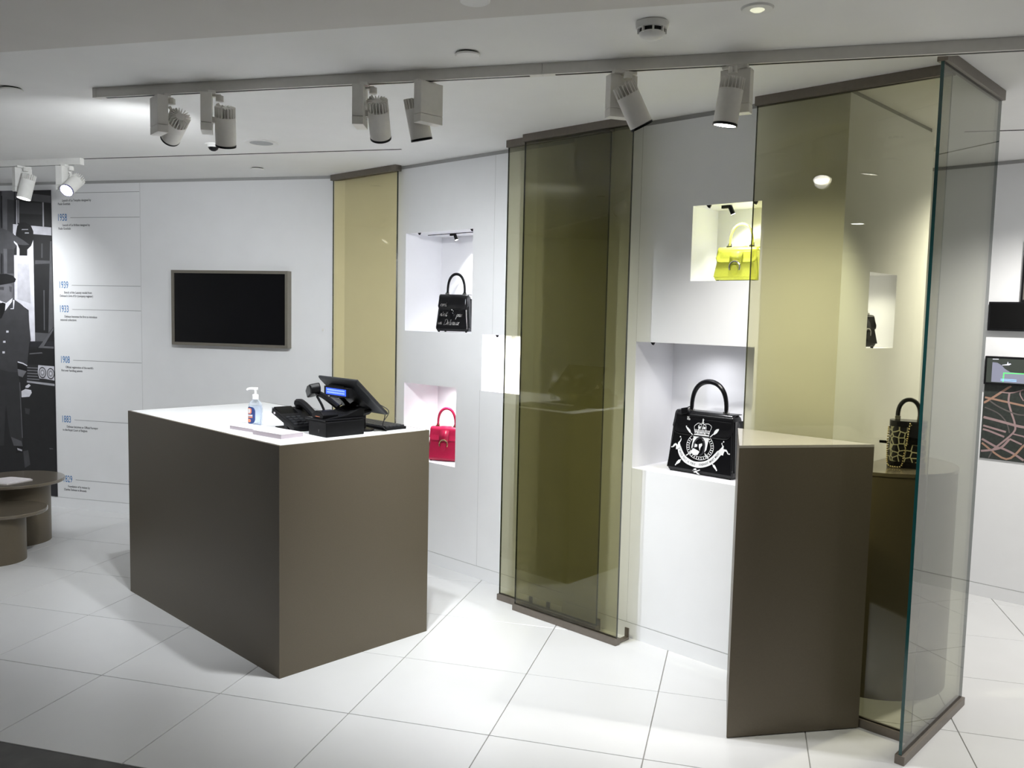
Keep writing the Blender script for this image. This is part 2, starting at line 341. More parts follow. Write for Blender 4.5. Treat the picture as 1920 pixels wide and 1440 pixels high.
# ================================================================ COUNTER
Mc = Vector((-1.007, 3.691, 0)); AC = math.atan2(0.7178, 0.6962)     # counter frame: x = b (to the right rear), y = a (to the left rear)
def K(a, b, z=0.0): v = rot(b, a, AC); return Vector((Mc.x+v[0], Mc.y+v[1], z))
CT = 1.047
ct = thing('reception_counter', 'bronze box-shaped reception counter with a white worktop', 'counter', Mc, AC)
MB().box(0, 0.853, 0, 0.012, 0, CT).build('side_panel', 'bronze', ct)
MB().box(0, 0.012, 0.0121, 1.626, 0, CT).build('front_panel', 'bronze', ct)
MB().box(0.841, 0.853, 0.0121, 1.626, 0, CT).build('rear_panel', 'bronze', ct)
MB().box(0.0121, 0.8409, 1.614, 1.626, 0, CT).build('side_panel', 'bronze', ct)
MB().box(0.0121, 0.8409, 0.0121, 1.6139, CT-0.03, CT+0.0008).build('worktop', 'worktop', ct)

# ================================================================ PLINTHS
pl = thing('triangular_plinth', 'bronze triangular plinth with a top coloured pale as if brightly lit in front of the wide glass screen', 'plinth', (0,0,0), AD)
tri = [(-1.603, 2.946), (-1.272, 3.412), (-1.868, 3.412)]
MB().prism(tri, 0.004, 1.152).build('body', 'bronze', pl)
MB().prism(tri, 1.152, 1.162).build('top', 'bronze_top_lit', pl)
MB().prism([(-1.59, 2.975), (-1.295, 3.40), (-1.845, 3.40)], 0.0, 0.004).build('base', 'black_matte', pl)
hp = thing('half_round_plinth', 'half-round bronze plinth against the return wall under the patterned bag', 'plinth', W(-1.488, 4.03), AD)
MB().lathe([(0.34, 0), (0.34, 0.985)], 40, a0=-PI/2, a1=PI/2).build('body', 'bronze', hp, smooth=True, ang=0.5)
MB().lathe([(0.343, 0.985), (0.343, 1.0)], 40, a0=-PI/2, a1=PI/2).build('top', 'bronze_light', hp, smooth=True, ang=0.5)

# ================================================================ SIDE TABLES at the left
def round_table(label, c, r, h, dr, dc, th=0.022):
    o = thing('side_table', label, 'side table', (c[0], c[1], 0), AR, 'nested bronze side tables')
    MB().lathe([(r-0.004, h-th), (r, h-th+0.004), (r, h-0.004), (r-0.004, h)], 64).build('table_top', 'bronze_light', o, smooth=True, ang=0.5)
    MB().lathe([(dr, 0), (dr, h-th)], 56, dc[0], dc[1]).build('drum_base', 'bronze', o, smooth=True, ang=0.5)
    return o
round_table('taller round bronze side table with a white leaflet on it', (-3.39, 5.80), 0.30, 0.44, 0.20, (-0.013, 0.027))
round_table('lower round bronze side table in front of the taller one', (-3.24, 5.42), 0.24, 0.32, 0.17, (-0.013, -0.066))
mb2 = thing('paper_sheets', 'white open leaflet lying on the taller side table', 'leaflet', (-3.42, 5.72, 0.44), 0.35)
MB().prism([(-0.16, -0.05), (0.04, -0.15), (0.17, -0.02), (0.145, 0.0), (0.155, 0.01), (0.03, 0.10), (-0.05, 0.06)], 0.0, 0.006).build('page', 'paper', mb2)
MB().prism([(-0.15, -0.03), (0.03, -0.12), (0.14, -0.01), (0.02, 0.09), (-0.05, 0.05)], 0.006, 0.009).build('page', 'paper', mb2)

# ================================================================ LEFT WALL: poster, timeline, television
ps = thing('street_poster', 'tall black-and-white poster of a uniformed doorman beside a car', 'poster', (0,0,0), AR)
PX = LWX
MB().box(PX-3.70, PX-2.447, LW-0.004, LW-0.0005, 0.086, 2.53).build('board', 'print_black', ps)
def grey(g):
    k = 'print_%d' % int(g*1000)
    if k not in M: mat(k, (g*0.97, g*0.97, g*1.06), 0.55, var=0.12, scale=14)
    return k
POSTER = [(0.12,[(-2942,2527),(-2800,2525),(-2838,1330),(-2982,1325)]),
(0.05,[(-2869,2465),(-2802,2455),(-2821,1874),(-2889,1874)]),
(0.01,[(-2928,2492),(-2917,2492),(-2937,1873),(-2948,1873)]),
(0.12,[(-2789,2529),(-2435,2485),(-2436,2429),(-2791,2464)]),
(0.02,[(-2789,2538),(-2434,2502),(-2435,2485),(-2789,2521)]),
(0.02,[(-2770,2455),(-2433,2429),(-2438,2243),(-2775,2271)]),
(0.05,[(-2748,2441),(-2534,2426),(-2537,2339),(-2751,2350)]),
(0.5,[(-2529,2435),(-2516,2434),(-2518,2245),(-2531,2246)]),
(0.5,[(-2780,2457),(-2770,2457),(-2776,2254),(-2787,2254)]),
(0.35,[(-2762,2456),(-2752,2456),(-2758,2275),(-2768,2276)]),
(0.6,[(-2819,2267),(-2433,2239),(-2435,2176),(-2821,2192)]),
(0.75,[(-2813,2192),(-2625,2183),(-2630,1336),(-2684,1334),(-2686,1584),(-2822,1661)]),
(0.55,[(-2785,1954),(-2671,1955),(-2664,1637),(-2794,1670)]),
(0.02,[(-2814,2095),(-2786,2095),(-2789,2021),(-2816,2020)]),
(0.012,[(-2621,2187),(-2433,2176),(-2441,1341),(-2630,1336)]),
(0.1,[(-2463,2131),(-2436,2131),(-2441,1456),(-2499,1402)]),
(0.06,[(-2548,2113),(-2534,2113),(-2538,2000),(-2552,2000)]),
(0.08,[(-2611,1982),(-2461,1978),(-2462,1956),(-2612,1951)]),
(0.1,[(-2537,1745),(-2527,1745),(-2532,1427),(-2543,1427)]),
(0.1,[(-2628,1407),(-2466,1403),(-2543,1338),(-2630,1336)]),
(0.008,[(-2699,2280),(-2646,2257),(-2621,2209),(-2622,2148),(-2645,2096),(-2684,2065),(-2686,2017),(-2762,2018),(-2760,2069),(-2786,2122),(-2794,2183),(-2776,2254),(-2743,2278)]),
(0.35,[(-2733,2227),(-2671,2227),(-2671,2220),(-2734,2220)]),
(0.35,[(-2704,2201),(-2664,2201),(-2664,2191),(-2704,2191)]),
(0.07,[(-2951,2241),(-2875,2219),(-2811,2184),(-2720,2139),(-2661,2103),(-2716,2100),(-2770,2104),(-2812,2135),(-2818,2126),(-2786,2095),(-2815,2067),(-2957,2073)]),
(0.01,[(-2964,1869),(-2898,1872),(-2832,1857),(-2802,1830),(-2812,1808),(-2867,1794),(-2967,1779)]),
(0.16,[(-2967,1779),(-2867,1794),(-2837,1777),(-2839,1714),(-2855,1669),(-2906,1633),(-2949,1641),(-2971,1667)]),
(0.06,[(-2967,1766),(-2923,1766),(-2924,1740),(-2968,1744)]),
(0.08,[(-2873,1772),(-2844,1768),(-2850,1723),(-2867,1732)]),
(0.85,[(-2971,1658),(-2938,1646),(-2905,1637),(-2840,1679),(-2850,1643),(-2918,1574),(-2971,1649)]),
(0.055,[(-2972,1641),(-2921,1570),(-2827,1670),(-2752,1627),(-2688,1575),(-2674,1334),(-2982,1325)]),
(0.006,[(-2938,1641),(-2911,1633),(-2918,1579),(-2954,1515),(-2976,1506),(-2972,1632)]),
(0.8,[(-2836,1665),(-2820,1661),(-2830,1590),(-2865,1589),(-2863,1595),(-2838,1597)]),
(0.75,[(-2911,1413),(-2886,1414),(-2887,1398),(-2911,1398)]),
(0.014,[(-2984,1282),(-2437,1299),(-2451,284),(-3020,217)]),
(0.01,[(-2708,1264),(-2599,1285),(-2440,1281),(-2441,1148),(-2712,1147)]),
(0.12,[(-2599,1285),(-2444,1449),(-2438,1432),(-2544,1300),(-2441,1299),(-2442,1283)]),
(0.15,[(-2687,1237),(-2567,1250),(-2557,1242),(-2688,1230)]),
(0.02,[(-2712,1147),(-2441,1148),(-2443,987),(-2716,1003)]),
(0.25,[(-2713,1124),(-2609,1124),(-2609,1118),(-2713,1119)]),
(0.25,[(-2713,1102),(-2610,1101),(-2610,1096),(-2713,1096)]),
(0.25,[(-2714,1079),(-2610,1079),(-2610,1073),(-2714,1074)]),
(0.25,[(-2715,1057),(-2611,1056),(-2611,1051),(-2715,1051)]),
(0.25,[(-2715,1034),(-2595,1033),(-2595,1027),(-2715,1029)]),
(0.6,[(-2603,1146),(-2443,1141),(-2444,1027),(-2530,1037),(-2595,1039),(-2610,1088)]),
(0.4,[(-2718,1016),(-2445,1001),(-2445,983),(-2719,1001)]),
(0.7,[(-2734,970),(-2700,990),(-2682,977),(-2707,958),(-2734,957)]),
(0.75,[(-2776,928),(-2734,948),(-2680,941),(-2673,919),(-2698,886),(-2775,878)]),
(0.05,[(-2976,1498),(-2685,1505),(-2671,1345),(-2685,1318),(-2712,1138),(-2805,1161),(-2807,1080),(-2890,1079),(-2990,1100)]),
(0.8,[(-2805,1169),(-2750,1159),(-2710,1140),(-2712,1133),(-2756,1150),(-2805,1160)]),
(0.006,[(-2810,1159),(-2712,1133),(-2719,1093),(-2807,1107)]),
(0.18,[(-2807,1107),(-2719,1093),(-2759,1041),(-2803,1053)]),
(0.03,[(-2990,1100),(-2890,1079),(-2807,1080),(-2788,1000),(-2776,482),(-2865,476),(-2902,557),(-2933,811),(-2966,470),(-3011,467)]),
(0.1,[(-2891,548),(-2786,518),(-2776,477),(-2865,476)]),
(0.12,[(-2793,999),(-2785,1000),(-2772,546),(-2781,545)]),
(0.004,[(-2843,473),(-2776,477),(-2776,427),(-2845,418)]),
(0.5,[(-2832,460),(-2783,449),(-2783,435),(-2827,442)]),
(0.7,[(-2910,1415),(-2886,1415),(-2887,1399),(-2911,1398)]),
(0.7,[(-2944,1331),(-2920,1332),(-2920,1315),(-2945,1315)]),
(0.7,[(-2954,1245),(-2929,1246),(-2930,1229),(-2954,1228)]),
(0.06,[(-2772,436),(-2722,449),(-2703,331),(-2760,299)]),
(0.05,[(-2745,793),(-2695,787),(-2702,741),(-2740,748)]),
(0.1,[(-2513,480),(-2475,478),(-2475,471),(-2508,469)])]
for i, (g, pts) in enumerate(POSTER):
    pts = [(PX + min(x/1000, -2.449), z/1000) for x, z in pts]
    y = LW - 0.0042 - 0.00006*i
    MB().add([(x, y, z) for x, z in pts], [tuple(range(len(pts)))]).build('print_patch', grey(g), ps)
n0 = len(POSTER)
for x, z in ((-2.563, 1.087), (-2.483, 1.082)):
    for k, (rr, g) in enumerate(((0.045, 0.02), (0.037, 0.55), (0.026, 0.3), (0.012, 0.7))):
        y = LW - 0.0042 - 0.00006*(n0+k+1)
        MB().add([(PX+min(x+rr*0.8*math.cos(q*PI/12), -2.449), y, z+rr*math.sin(q*PI/12)) for q in range(24)], [tuple(range(24))]).build('print_patch', grey(g), ps)
# rest of the poster to the left of the photograph's frame: the doorman's other half, the umbrella and a shop front
EXT = [(0.12, [(-3698,2525),(-2920,2525),(-2920,900),(-3698,900)]), (0.014, [(-3698,900),(-2920,900),(-2920,90),(-3698,90)]),
       (0.02, [(-3690,2300),(-3460,2300),(-3460,1200),(-3690,1200)]), (0.5, [(-3690,1750),(-3460,1750),(-3460,1720),(-3690,1720)]),
       (0.07, [(-2920,2180),(-3050,2240),(-3250,2180),(-3420,2030),(-3300,2050),(-3200,2030),(-3080,2050),(-2920,2030)]),
       (0.055, [(-2920,1640),(-3040,1600),(-3120,1540),(-3150,1100),(-3100,1090),(-3060,1150),(-2920,1110)]),
       (0.03, [(-2920,1110),(-3060,1120),(-3060,560),(-2960,560),(-2920,900)]), (0.01, [(-2920,1780),(-3000,1760),(-2990,1730),(-2920,1735)]), (0.16, [(-2920,1735),(-2985,1728),(-2975,1640),(-2920,1620)])]
for i, (g, pts) in enumerate(EXT):
    y = LW - 0.0042 - 0.00006*i
    MB().add([(PX+x/1000, y, z/1000) for x, z in pts], [tuple(range(len(pts)))]).build('print_patch', grey(g), ps)
tl = thing('wall_timeline', 'printed history timeline with blue years and thin rules on the left wall', 'wall print', (0,0,0), AR)
def wall_text(body, x, z, size, mt, sx, name, parent=tl, y=LW-0.0008, bold=0.0):
    t = text_mb(body, size, sx, bold=bold); t.v = [(PX+x+v[0], y, z+v[1]) for v in t.v]
    return t.build(name, mt, parent)
LINES = [(None, 2.505, 'Launch of Le Tempête designed by', 'Paule Goethals'), ('1958', 2.314, 'Launch of Le Brillant designed by', 'Paule Goethals'),
         ('1939', 1.788, 'Sketch of the Lassoty model from', "Delvaux's Livre d'Or (company register)"), ('1933', 1.599, 'Delvaux becomes the first to introduce', 'seasonal collections'),
         ('1908', 1.197, "Official registration of the world's", 'first ever handbag patents'), ('1883', 0.720, 'Delvaux becomes an Official Purveyor', 'to the Royal Court of Belgium'),
         ('1829', 0.235, 'Foundation of la maison by', 'Charles Delvaux in Brussels')]
for yr, z, a, b in LINES:
    MB().box(PX-2.27, PX-1.635, LW-0.0008, LW, z-0.0016, z+0.0016).build('rule', 'print_grey', tl)
    if yr: wall_text(yr, -2.395, z-0.024, 0.078, 'text_blue', 0.60, 'year', bold=0.0003)
    wall_text(a, -2.345, z-0.065, 0.024, 'text_dark', 0.80, 'caption', bold=0.0004); wall_text(b, -2.385, z-0.092, 0.024, 'text_dark', 0.80, 'caption', bold=0.0004)
tv = thing('television', 'dark wall television in a thin bronze frame above the counter', 'television', (0,0,0), AR)
x0, x1, z0, z1, y1 = PX-1.322, PX-0.345, 1.352, 1.913, LW
mb = MB()
fw, dp = 0.022, 0.055
for a, b, c, d in ((x0, x1, z0, z0+fw), (x0, x1, z1-fw, z1), (x0, x0+fw, z0+fw, z1-fw), (x1-fw, x1, z0+fw, z1-fw)): mb.box(a, b, y1-dp, y1, c, d)
mb.build('frame', 'tv_frame', tv)
MB().box(x0+fw, x1-fw, y1-dp+0.008, y1-0.004, z0+fw, z1-fw).build('screen', 'screen', tv)
tag(MB().box(PX-0.093, PX-0.085, LW-0.008, LW, 1.488, 1.506).box(PX-0.093, PX-0.085, LW-0.016, LW-0.008, 1.488, 1.492).build('wall_hook', 'fixture', rz=AR), 'tiny hook on the wall right of the television', 'hook')

# ================================================================ CEILING FITTINGS
TR = (-2.81, 3.24)        # near end of the long track in the room frame
tk = thing('lighting_track', 'long pale track crossing the ceiling above the counter and plinth', 'light track', (0,0,0), AR, 'ceiling light tracks')
z0 = 2.552
TX0 = -2.812; TQ = 3.262
MB().box(TX0+0.02, 0.02-0.8, TQ-0.017, TQ+0.017, z0, CEIL).build('rail', 'fixture', tk, bevel=0.001)
MB().box(-0.7785, 4.4, TQ-0.017, TQ+0.017, z0, CEIL).build('rail', 'fixture', tk, bevel=0.001)
MB().box(TX0, TX0+0.02, TQ-0.018, TQ+0.018, z0-0.001, CEIL).build('end_cap', 'fixture', tk, bevel=0.001)
for a, b in ((TX0+0.06, -0.83), (-0.73, 4.4)): MB().box(a, b, TQ-0.006, TQ+0.006, z0-0.0008, z0+0.001).build('contact_slot', 'black', tk)
tk2 = thing('lighting_track', 'short white track at the left in front of the poster', 'light track', (0,0,0), AR, 'ceiling light tracks')
MB().box(-6.2, -4.245, 4.755, 4.789, z0, CEIL).build('rail', 'fixture_white', tk2, bevel=0.001)
MB().box(-4.245, -4.225, 4.754, 4.790, z0-0.001, CEIL).build('end_cap', 'fixture_white', tk2, bevel=0.001)
MB().box(-6.2, -4.29, 4.768, 4.778, z0-0.0008, z0+0.001).build('contact_slot', 'black', tk2)

def spot(label, p, q, pan, tilt, on=True, fm='fixture', watts=SPOT_W, cone=1.0, ring='black', col=(0.955, 0.98, 1.0), glow=True):
    """pan: heading of the local +y axis; the head (at local +x) tips by tilt from straight down towards +y"""
    c = G(p, q, z0)
    o = thing('track_spotlight', label, 'spotlight', c, pan-PI/2, 'track spotlights')
    MB().box(-0.014, 0.014, -0.045, 0.045, -0.012, 0.0).lathe([(0.016, -0.035), (0.016, -0.012)], 20, 0.03, 0).box(-0.01, 0.035, -0.012, 0.012, -0.018, -0.008).build('track_adapter', fm, o, smooth=True, ang=0.5)
    bx = MB().box(-0.045, 0.0, -0.055, 0.055, -0.135, -0.012).build('driver_box', fm, o, bevel=0.0015)
    MB().box(-0.045, 0.0, -0.055, 0.055, -0.168, -0.1365).build('driver_cap', fm, bx, bevel=0.0015)
    hx, hz = 0.052, -0.115
    R = Matrix.Translation((hx, 0, hz)) @ Matrix.Rotation(tilt, 4, 'X')
    MB().lathe([(0.0, 0.018), (0.043, 0.018), (0.043, -0.098), (0.041, -0.10), (0.038, -0.10), (0.037, -0.09), (0.0, -0.09)], 36).xf(R).build('head', fm, o, smooth=True, ang=0.5)
    hs = MB().lathe([(0.022, 0.018), (0.022, 0.052), (0.018, 0.056)], 20)
    for k in range(20):
        st = len(hs.v); hs.box(0.021, 0.043, -0.0016, 0.0016, 0.016, 0.058); hs.xf(Matrix.Rotation(2*PI*k/20, 4, 'Z'), st)
    hs.xf(R).build('heat_sink', fm, o)
    MB().tube([(0.02, 0, -0.045), (0.03, 0, -0.06), (0.012, 0, -0.115)], 0.008, 8).lathe([(0.012, -0.127), (0.012, -0.103)], 12, 0.004, 0).build('arm', fm, o, smooth=True)
    MB().lathe([(0.0405, -0.0995), (0.0435, -0.0995), (0.0435, -0.108), (0.0395, -0.108), (0.0395, -0.101)], 36, close=False).xf(R).build('rim', ring, o, smooth=True, ang=0.5)
    MB().lathe([(0.0, -0.1055), (0.0395, -0.1055)], 36, close=False).xf(R).build('lens', 'lens_on' if glow else 'lens_off', o)
    if on:
        d = R.to_3x3() @ Vector((0, 0, -1)); lamp('spot_lamp', o, R @ Vector((0, 0, -0.118)), d, watts, cone, 1.0, col, 0.035)
    return o
def hd(x, y): return math.atan2(y, x)
spot('spotlight at the far left end of the long track, fins turned to the viewer', TX0+0.355, TQ, hd(-0.62, 0.78), 1.12, watts=SPOT_W*0.36, cone=2.2)
spot('second spotlight from the left end of the long track, pointing down', TX0+0.592, TQ, hd(-0.28, 0.96), 0.42, watts=SPOT_W*0.33, cone=1.2)
spot('third spotlight from the left on the long track, round finned back showing', TX0+1.30, TQ, hd(0.0, 1.0), 0.68, watts=SPOT_W*0.52, cone=2.35)
spot('spotlight half hidden by its own driver box, middle of the long track', TX0+1.555, TQ, hd(-0.72, -0.70), -0.26, watts=SPOT_W*0.54, cone=1.42)
spot('spotlight tilted to the right, above the front green glass', TX0+2.345, TQ, hd(0.95, 0.32), 0.52, watts=SPOT_W*0.26, cone=1.85, col=(1, 0.98, 0.94))
spot('spotlight nearest the wide olive glass screen on the long track', TX0+2.745, TQ, hd(0.86, -0.5), -0.14, watts=SPOT_W*0.09, cone=2.6, col=(1, 0.98, 0.94))
spot('spotlight on the long track beyond the right edge, turned to the triangular plinth', TX0+3.86, TQ, hd(-0.72, 0.70), 0.66, watts=SPOT_W*0.60, cone=1.15, col=(1, 0.98, 0.94))
spot('white spotlight in front of the timeline with its round lens glowing', -4.345, 4.772, hd(0.12, 1.0), -0.95, fm='fixture_white', watts=SPOT_W*0.03, cone=1.6, ring='lens_blue')
spot('white spotlight at the left edge of the picture before the poster', -4.695, 4.772, hd(0.6, 0.8), -0.25, fm='fixture_white', watts=SPOT_W*0.03, cone=2.8, ring='fixture_white')
spot('added unseen white spotlight on the short track beyond the left edge, brightening the poster', -5.55, 4.772, hd(0.15, 0.98), 0.70, fm='fixture_white', watts=SPOT_W*0.20, cone=2.0, ring='fixture_white')  # unseen lamp, added to brighten the poster wall

def disc(name, label, cat, x, y, z, prof, mt, parts=(), group=None, seg=40):
    o = thing(name, label, cat, (x, y, z), AR, group)
    MB().lathe(prof, seg).build('plate', mt, o, smooth=True, ang=0.5)
    for nm, pr, m2 in parts: MB().lathe(pr, seg).build(nm, m2, o, smooth=True, ang=0.5)
    return o
for lb, x, y, zz in (('round white cover plate at the far left of the ceiling', -2.251, 3.897, CEIL), ('round white cover plate above the middle of the long track', -0.189, 3.23, CEIL), ('small round cover plate near the ochre glass corner', -1.768, 5.941, CEIL), ('round white plate on the grey soffit at the top edge', -0.135, 2.61, 2.57)):
    disc('ceiling_plate', lb, 'cover plate', x, y, zz, [(0.042, -0.012), (0.046, -0.009), (0.046, -0.006)], 'fixture_white', (('shadow_ring', [(0.038, -0.006), (0.038, 0)], 'black'),), 'ceiling cover plates')
disc('ceiling_speaker', 'round ceiling speaker with grey grille and white ring', 'speaker', -1.474, 5.029, CEIL, [(0.066, -0.004), (0.096, -0.007), (0.100, -0.003), (0.100, 0)], 'fixture_white', ())
MB().lathe([(0.0, -0.0052), (0.066, -0.0052)], 40, close=False).build('grille', 'grille', bpy.data.objects['ceiling_speaker'])
dc = disc('dome_camera', 'small dome camera under the ceiling left of the speaker', 'camera', -1.779, 5.11, CEIL, [(0.046, -0.008), (0.05, 0)], 'fixture_white')
MB().lathe([(0.0, -0.042), (0.012, -0.040), (0.024, -0.032), (0.03, -0.02), (0.03, -0.008)], 28).build('dome', 'black', dc, smooth=True)
MB().lathe([(0.031, -0.02), (0.034, -0.008)], 28).build('ring', 'fixture_white', dc, smooth=True)
sd = disc('smoke_detector', 'white smoke detector under the ceiling at the soffit edge', 'smoke detector', 0.428, 2.86, CEIL, [(0.050, -0.022), (0.052, -0.018), (0.054, -0.003), (0.050, 0)], 'fixture_white')
MB().lathe([(0.040, -0.036), (0.040, -0.020)], 36).build('smoke_chamber', 'black', sd, smooth=True)
MB().lathe([(0.0, -0.056), (0.020, -0.054), (0.036, -0.046), (0.043, -0.036), (0.040, -0.033)], 36).build('cap', 'fixture_white', sd, smooth=True)
mb = MB()
for k in range(8):
    st = len(mb.v); mb.box(0.036, 0.047, -0.003, 0.003, -0.038, -0.018); mb.xf(Matrix.Rotation(k*PI/4+0.2, 4, 'Z'), st)
mb.build('rib', 'fixture_white', sd)
sg = disc('emergency_light', 'round emergency ceiling light with a faint yellow glow', 'ceiling light', 0.726, 2.71, CEIL, [(0.046, -0.006), (0.050, 0)], 'fixture_white')
MB().lathe([(0.0, -0.012), (0.016, -0.010), (0.022, -0.006)], 28).build('lens', 'dim_glow', sg, smooth=True)
disc('ceiling_sensor', 'white ceiling sensor beyond the narrow glass screen', 'sensor', *W(-1.62, 5.0, CEIL)[:2], CEIL, [(0.05, -0.004), (0.052, 0)], 'fixture_white', (('dome', [(0.0, -0.03), (0.018, -0.026), (0.026, -0.004)], 'fixture'),))
def added_downlight(label, p, q, z, watts=ADDED_DOWN_W, r=0.055, cone=2.4):  # unseen ceiling lamps, added to brighten the room
    o = thing('added_downlight', label, 'ceiling light', G(p, q, z), AR, 'added unseen ceiling lamps')
    MB().lathe([(r, -0.001), (r+0.012, -0.006), (r+0.016, -0.003), (r+0.016, 0)], 36).build('trim_ring', 'fixture_white', o, smooth=True)
    MB().lathe([(0.0, -0.0025), (r, -0.0025)], 36, close=False).build('lens', 'added_downlight_on', o)
    lamp('added_down_lamp', o, (0, 0, -0.02), (0, 0, -1), watts, cone, 0.8, (1.0, 0.97, 0.92), 0.05)
    return o
for lb, p, q in (('lit downlight in the soffit at the right of the viewer', 2.2, 2.0), ('lit downlight in the soffit behind the viewer at left', -3.6, 0.4), ('lit downlight in the soffit behind the viewer', 0.2, -0.6)):  # out-of-view soffit lamps, added as fill
    added_downlight(lb, p, q, 2.57, 36 if p > 1 else ADDED_DOWN_W)
added_downlight('unseen lit downlight in the shop ceiling right of the glass screens', 2.9, 3.45, CEIL, 72)
added_downlight('unseen lit downlight in the passage ceiling beyond the glass screens', 1.51, 4.75, CEIL, 118)
added_downlight('unseen lit downlight in the shop ceiling left of the side tables', -5.6, 3.6, CEIL, 10)

# ================================================================ NICHE LIGHTS
def mini(label, s, n, z, aim, watts, cone, fr=AD, head=True, col=(0.96, 0.97, 1)):
    c = W(s, n, z)
    o = thing('mini_spotlight', label, 'spotlight', c, AD, 'mini spotlights in the niches')
    if not head:
        MB().lathe([(0.010, -0.0015), (0.016, -0.003), (0.017, -0.0005)], 24, close=False).build('trim_ring', 'fixture_white', o, smooth=True)
        MB().lathe([(0.0, -0.0014), (0.010, -0.0014)], 20, close=False).build('lens', 'mini_on', o)
        lamp('niche_lamp', o, (0, 0, -0.006), Vector(aim).normalized(), watts, cone, 1.0, col, 0.01); return o
    MB().box(-0.035, 0.012, -0.008, 0.008, -0.014, -0.0005).build('mount', 'black', o)
    d = Vector(aim).normalized(); R = Matrix.Translation((0.012, 0, -0.02)) @ d.to_track_quat('-Z', 'Y').to_matrix().to_4x4()
    MB().lathe([(0.0, 0.012), (0.0105, 0.012), (0.0105, -0.022), (0.0095, -0.0235)], 20).xf(R).build('head', 'black', o, smooth=True, ang=0.5)
    MB().lathe([(0.0, -0.0237), (0.0095, -0.0237)], 20, close=False).xf(R).build('lens', 'mini_on', o)
    if watts: lamp('niche_lamp', o, R @ Vector((0, 0, -0.03)), d, watts, cone, 0.6, col, 0.012)
    return o
def clip(label, s, n, z):
    o = MB().prism([(-0.012, 0), (0.012, 0), (0.004, -0.014), (-0.002, -0.012)], -0.004, 0.004, 'y').build('shelf_clip', 'black', loc=W(s, n, z), rz=AD)
    return tag(o, label, 'clip', 'small black clips in the niches')
mini('tiny spotlight at the ceiling of the niche with the script-covered bag', -4.16, N1+0.16, H1[3], (0.35, 0.15, -1), 7.5, 2.2)
mini('tiny recessed light in the low niche above the red bag', -4.16, N1+0.12, H2[3], (-0.1, 0.35, -1), 8, 2.4, head=False, col=(1, 0.96, 0.98))
mini('tiny recessed light in the empty overexposed niche', -3.55, N1+0.10, H3[3], (-0.1, 0.3, -1), 22, 2.7, head=False)
mini('tiny recessed light in the niche above the crest bag', -2.22, N2+0.14, H4[3], (0.0, 0.05, -1), 4, 2.7, head=False)
mini('tiny spotlight with lit lens in the high niche above the yellow bag', -2.06, N2+0.06, H5[3], (0.35, 0.3, -1), 5.5, 2.3, col=(1, 1, 0.93))
mini('tiny recessed light in the niche behind the wide glass screen', -1.57, 3.99, H6[3], (0.0, 0.0, -1), 5, 2.4, head=False)
tag(MB().box(-4.40, -3.82, 3.772, 3.778, H1[3]-0.004, H1[3]-0.0005).build('niche_rail', 'black', rz=AD), 'thin black rail under the ceiling of the upper left niche', 'rail')
for lb, s, n, z in (('black clip at the left front of the niche with the script-covered bag', -4.33, N1+0.01, H1[3]), ('black clip at the right front of the niche with the script-covered bag', -3.835, N1+0.01, H1[3]),
                    ('black clip at the top left of the overexposed niche', -3.60, N1+0.01, H3[3]), ('black clip at the top right of the overexposed niche', -3.40, N1+0.01, H3[3]), ('black clip at the top left of the crest bag niche', -2.42, N2+0.01, H4[3]),
                    ('black clip left of the tiny lamp above the yellow bag', -2.135, N2+0.01, H5[3]), ('black clip at the top right of the yellow bag niche', -1.90, N2+0.01, H5[3])):
    clip(lb, s, n, z)

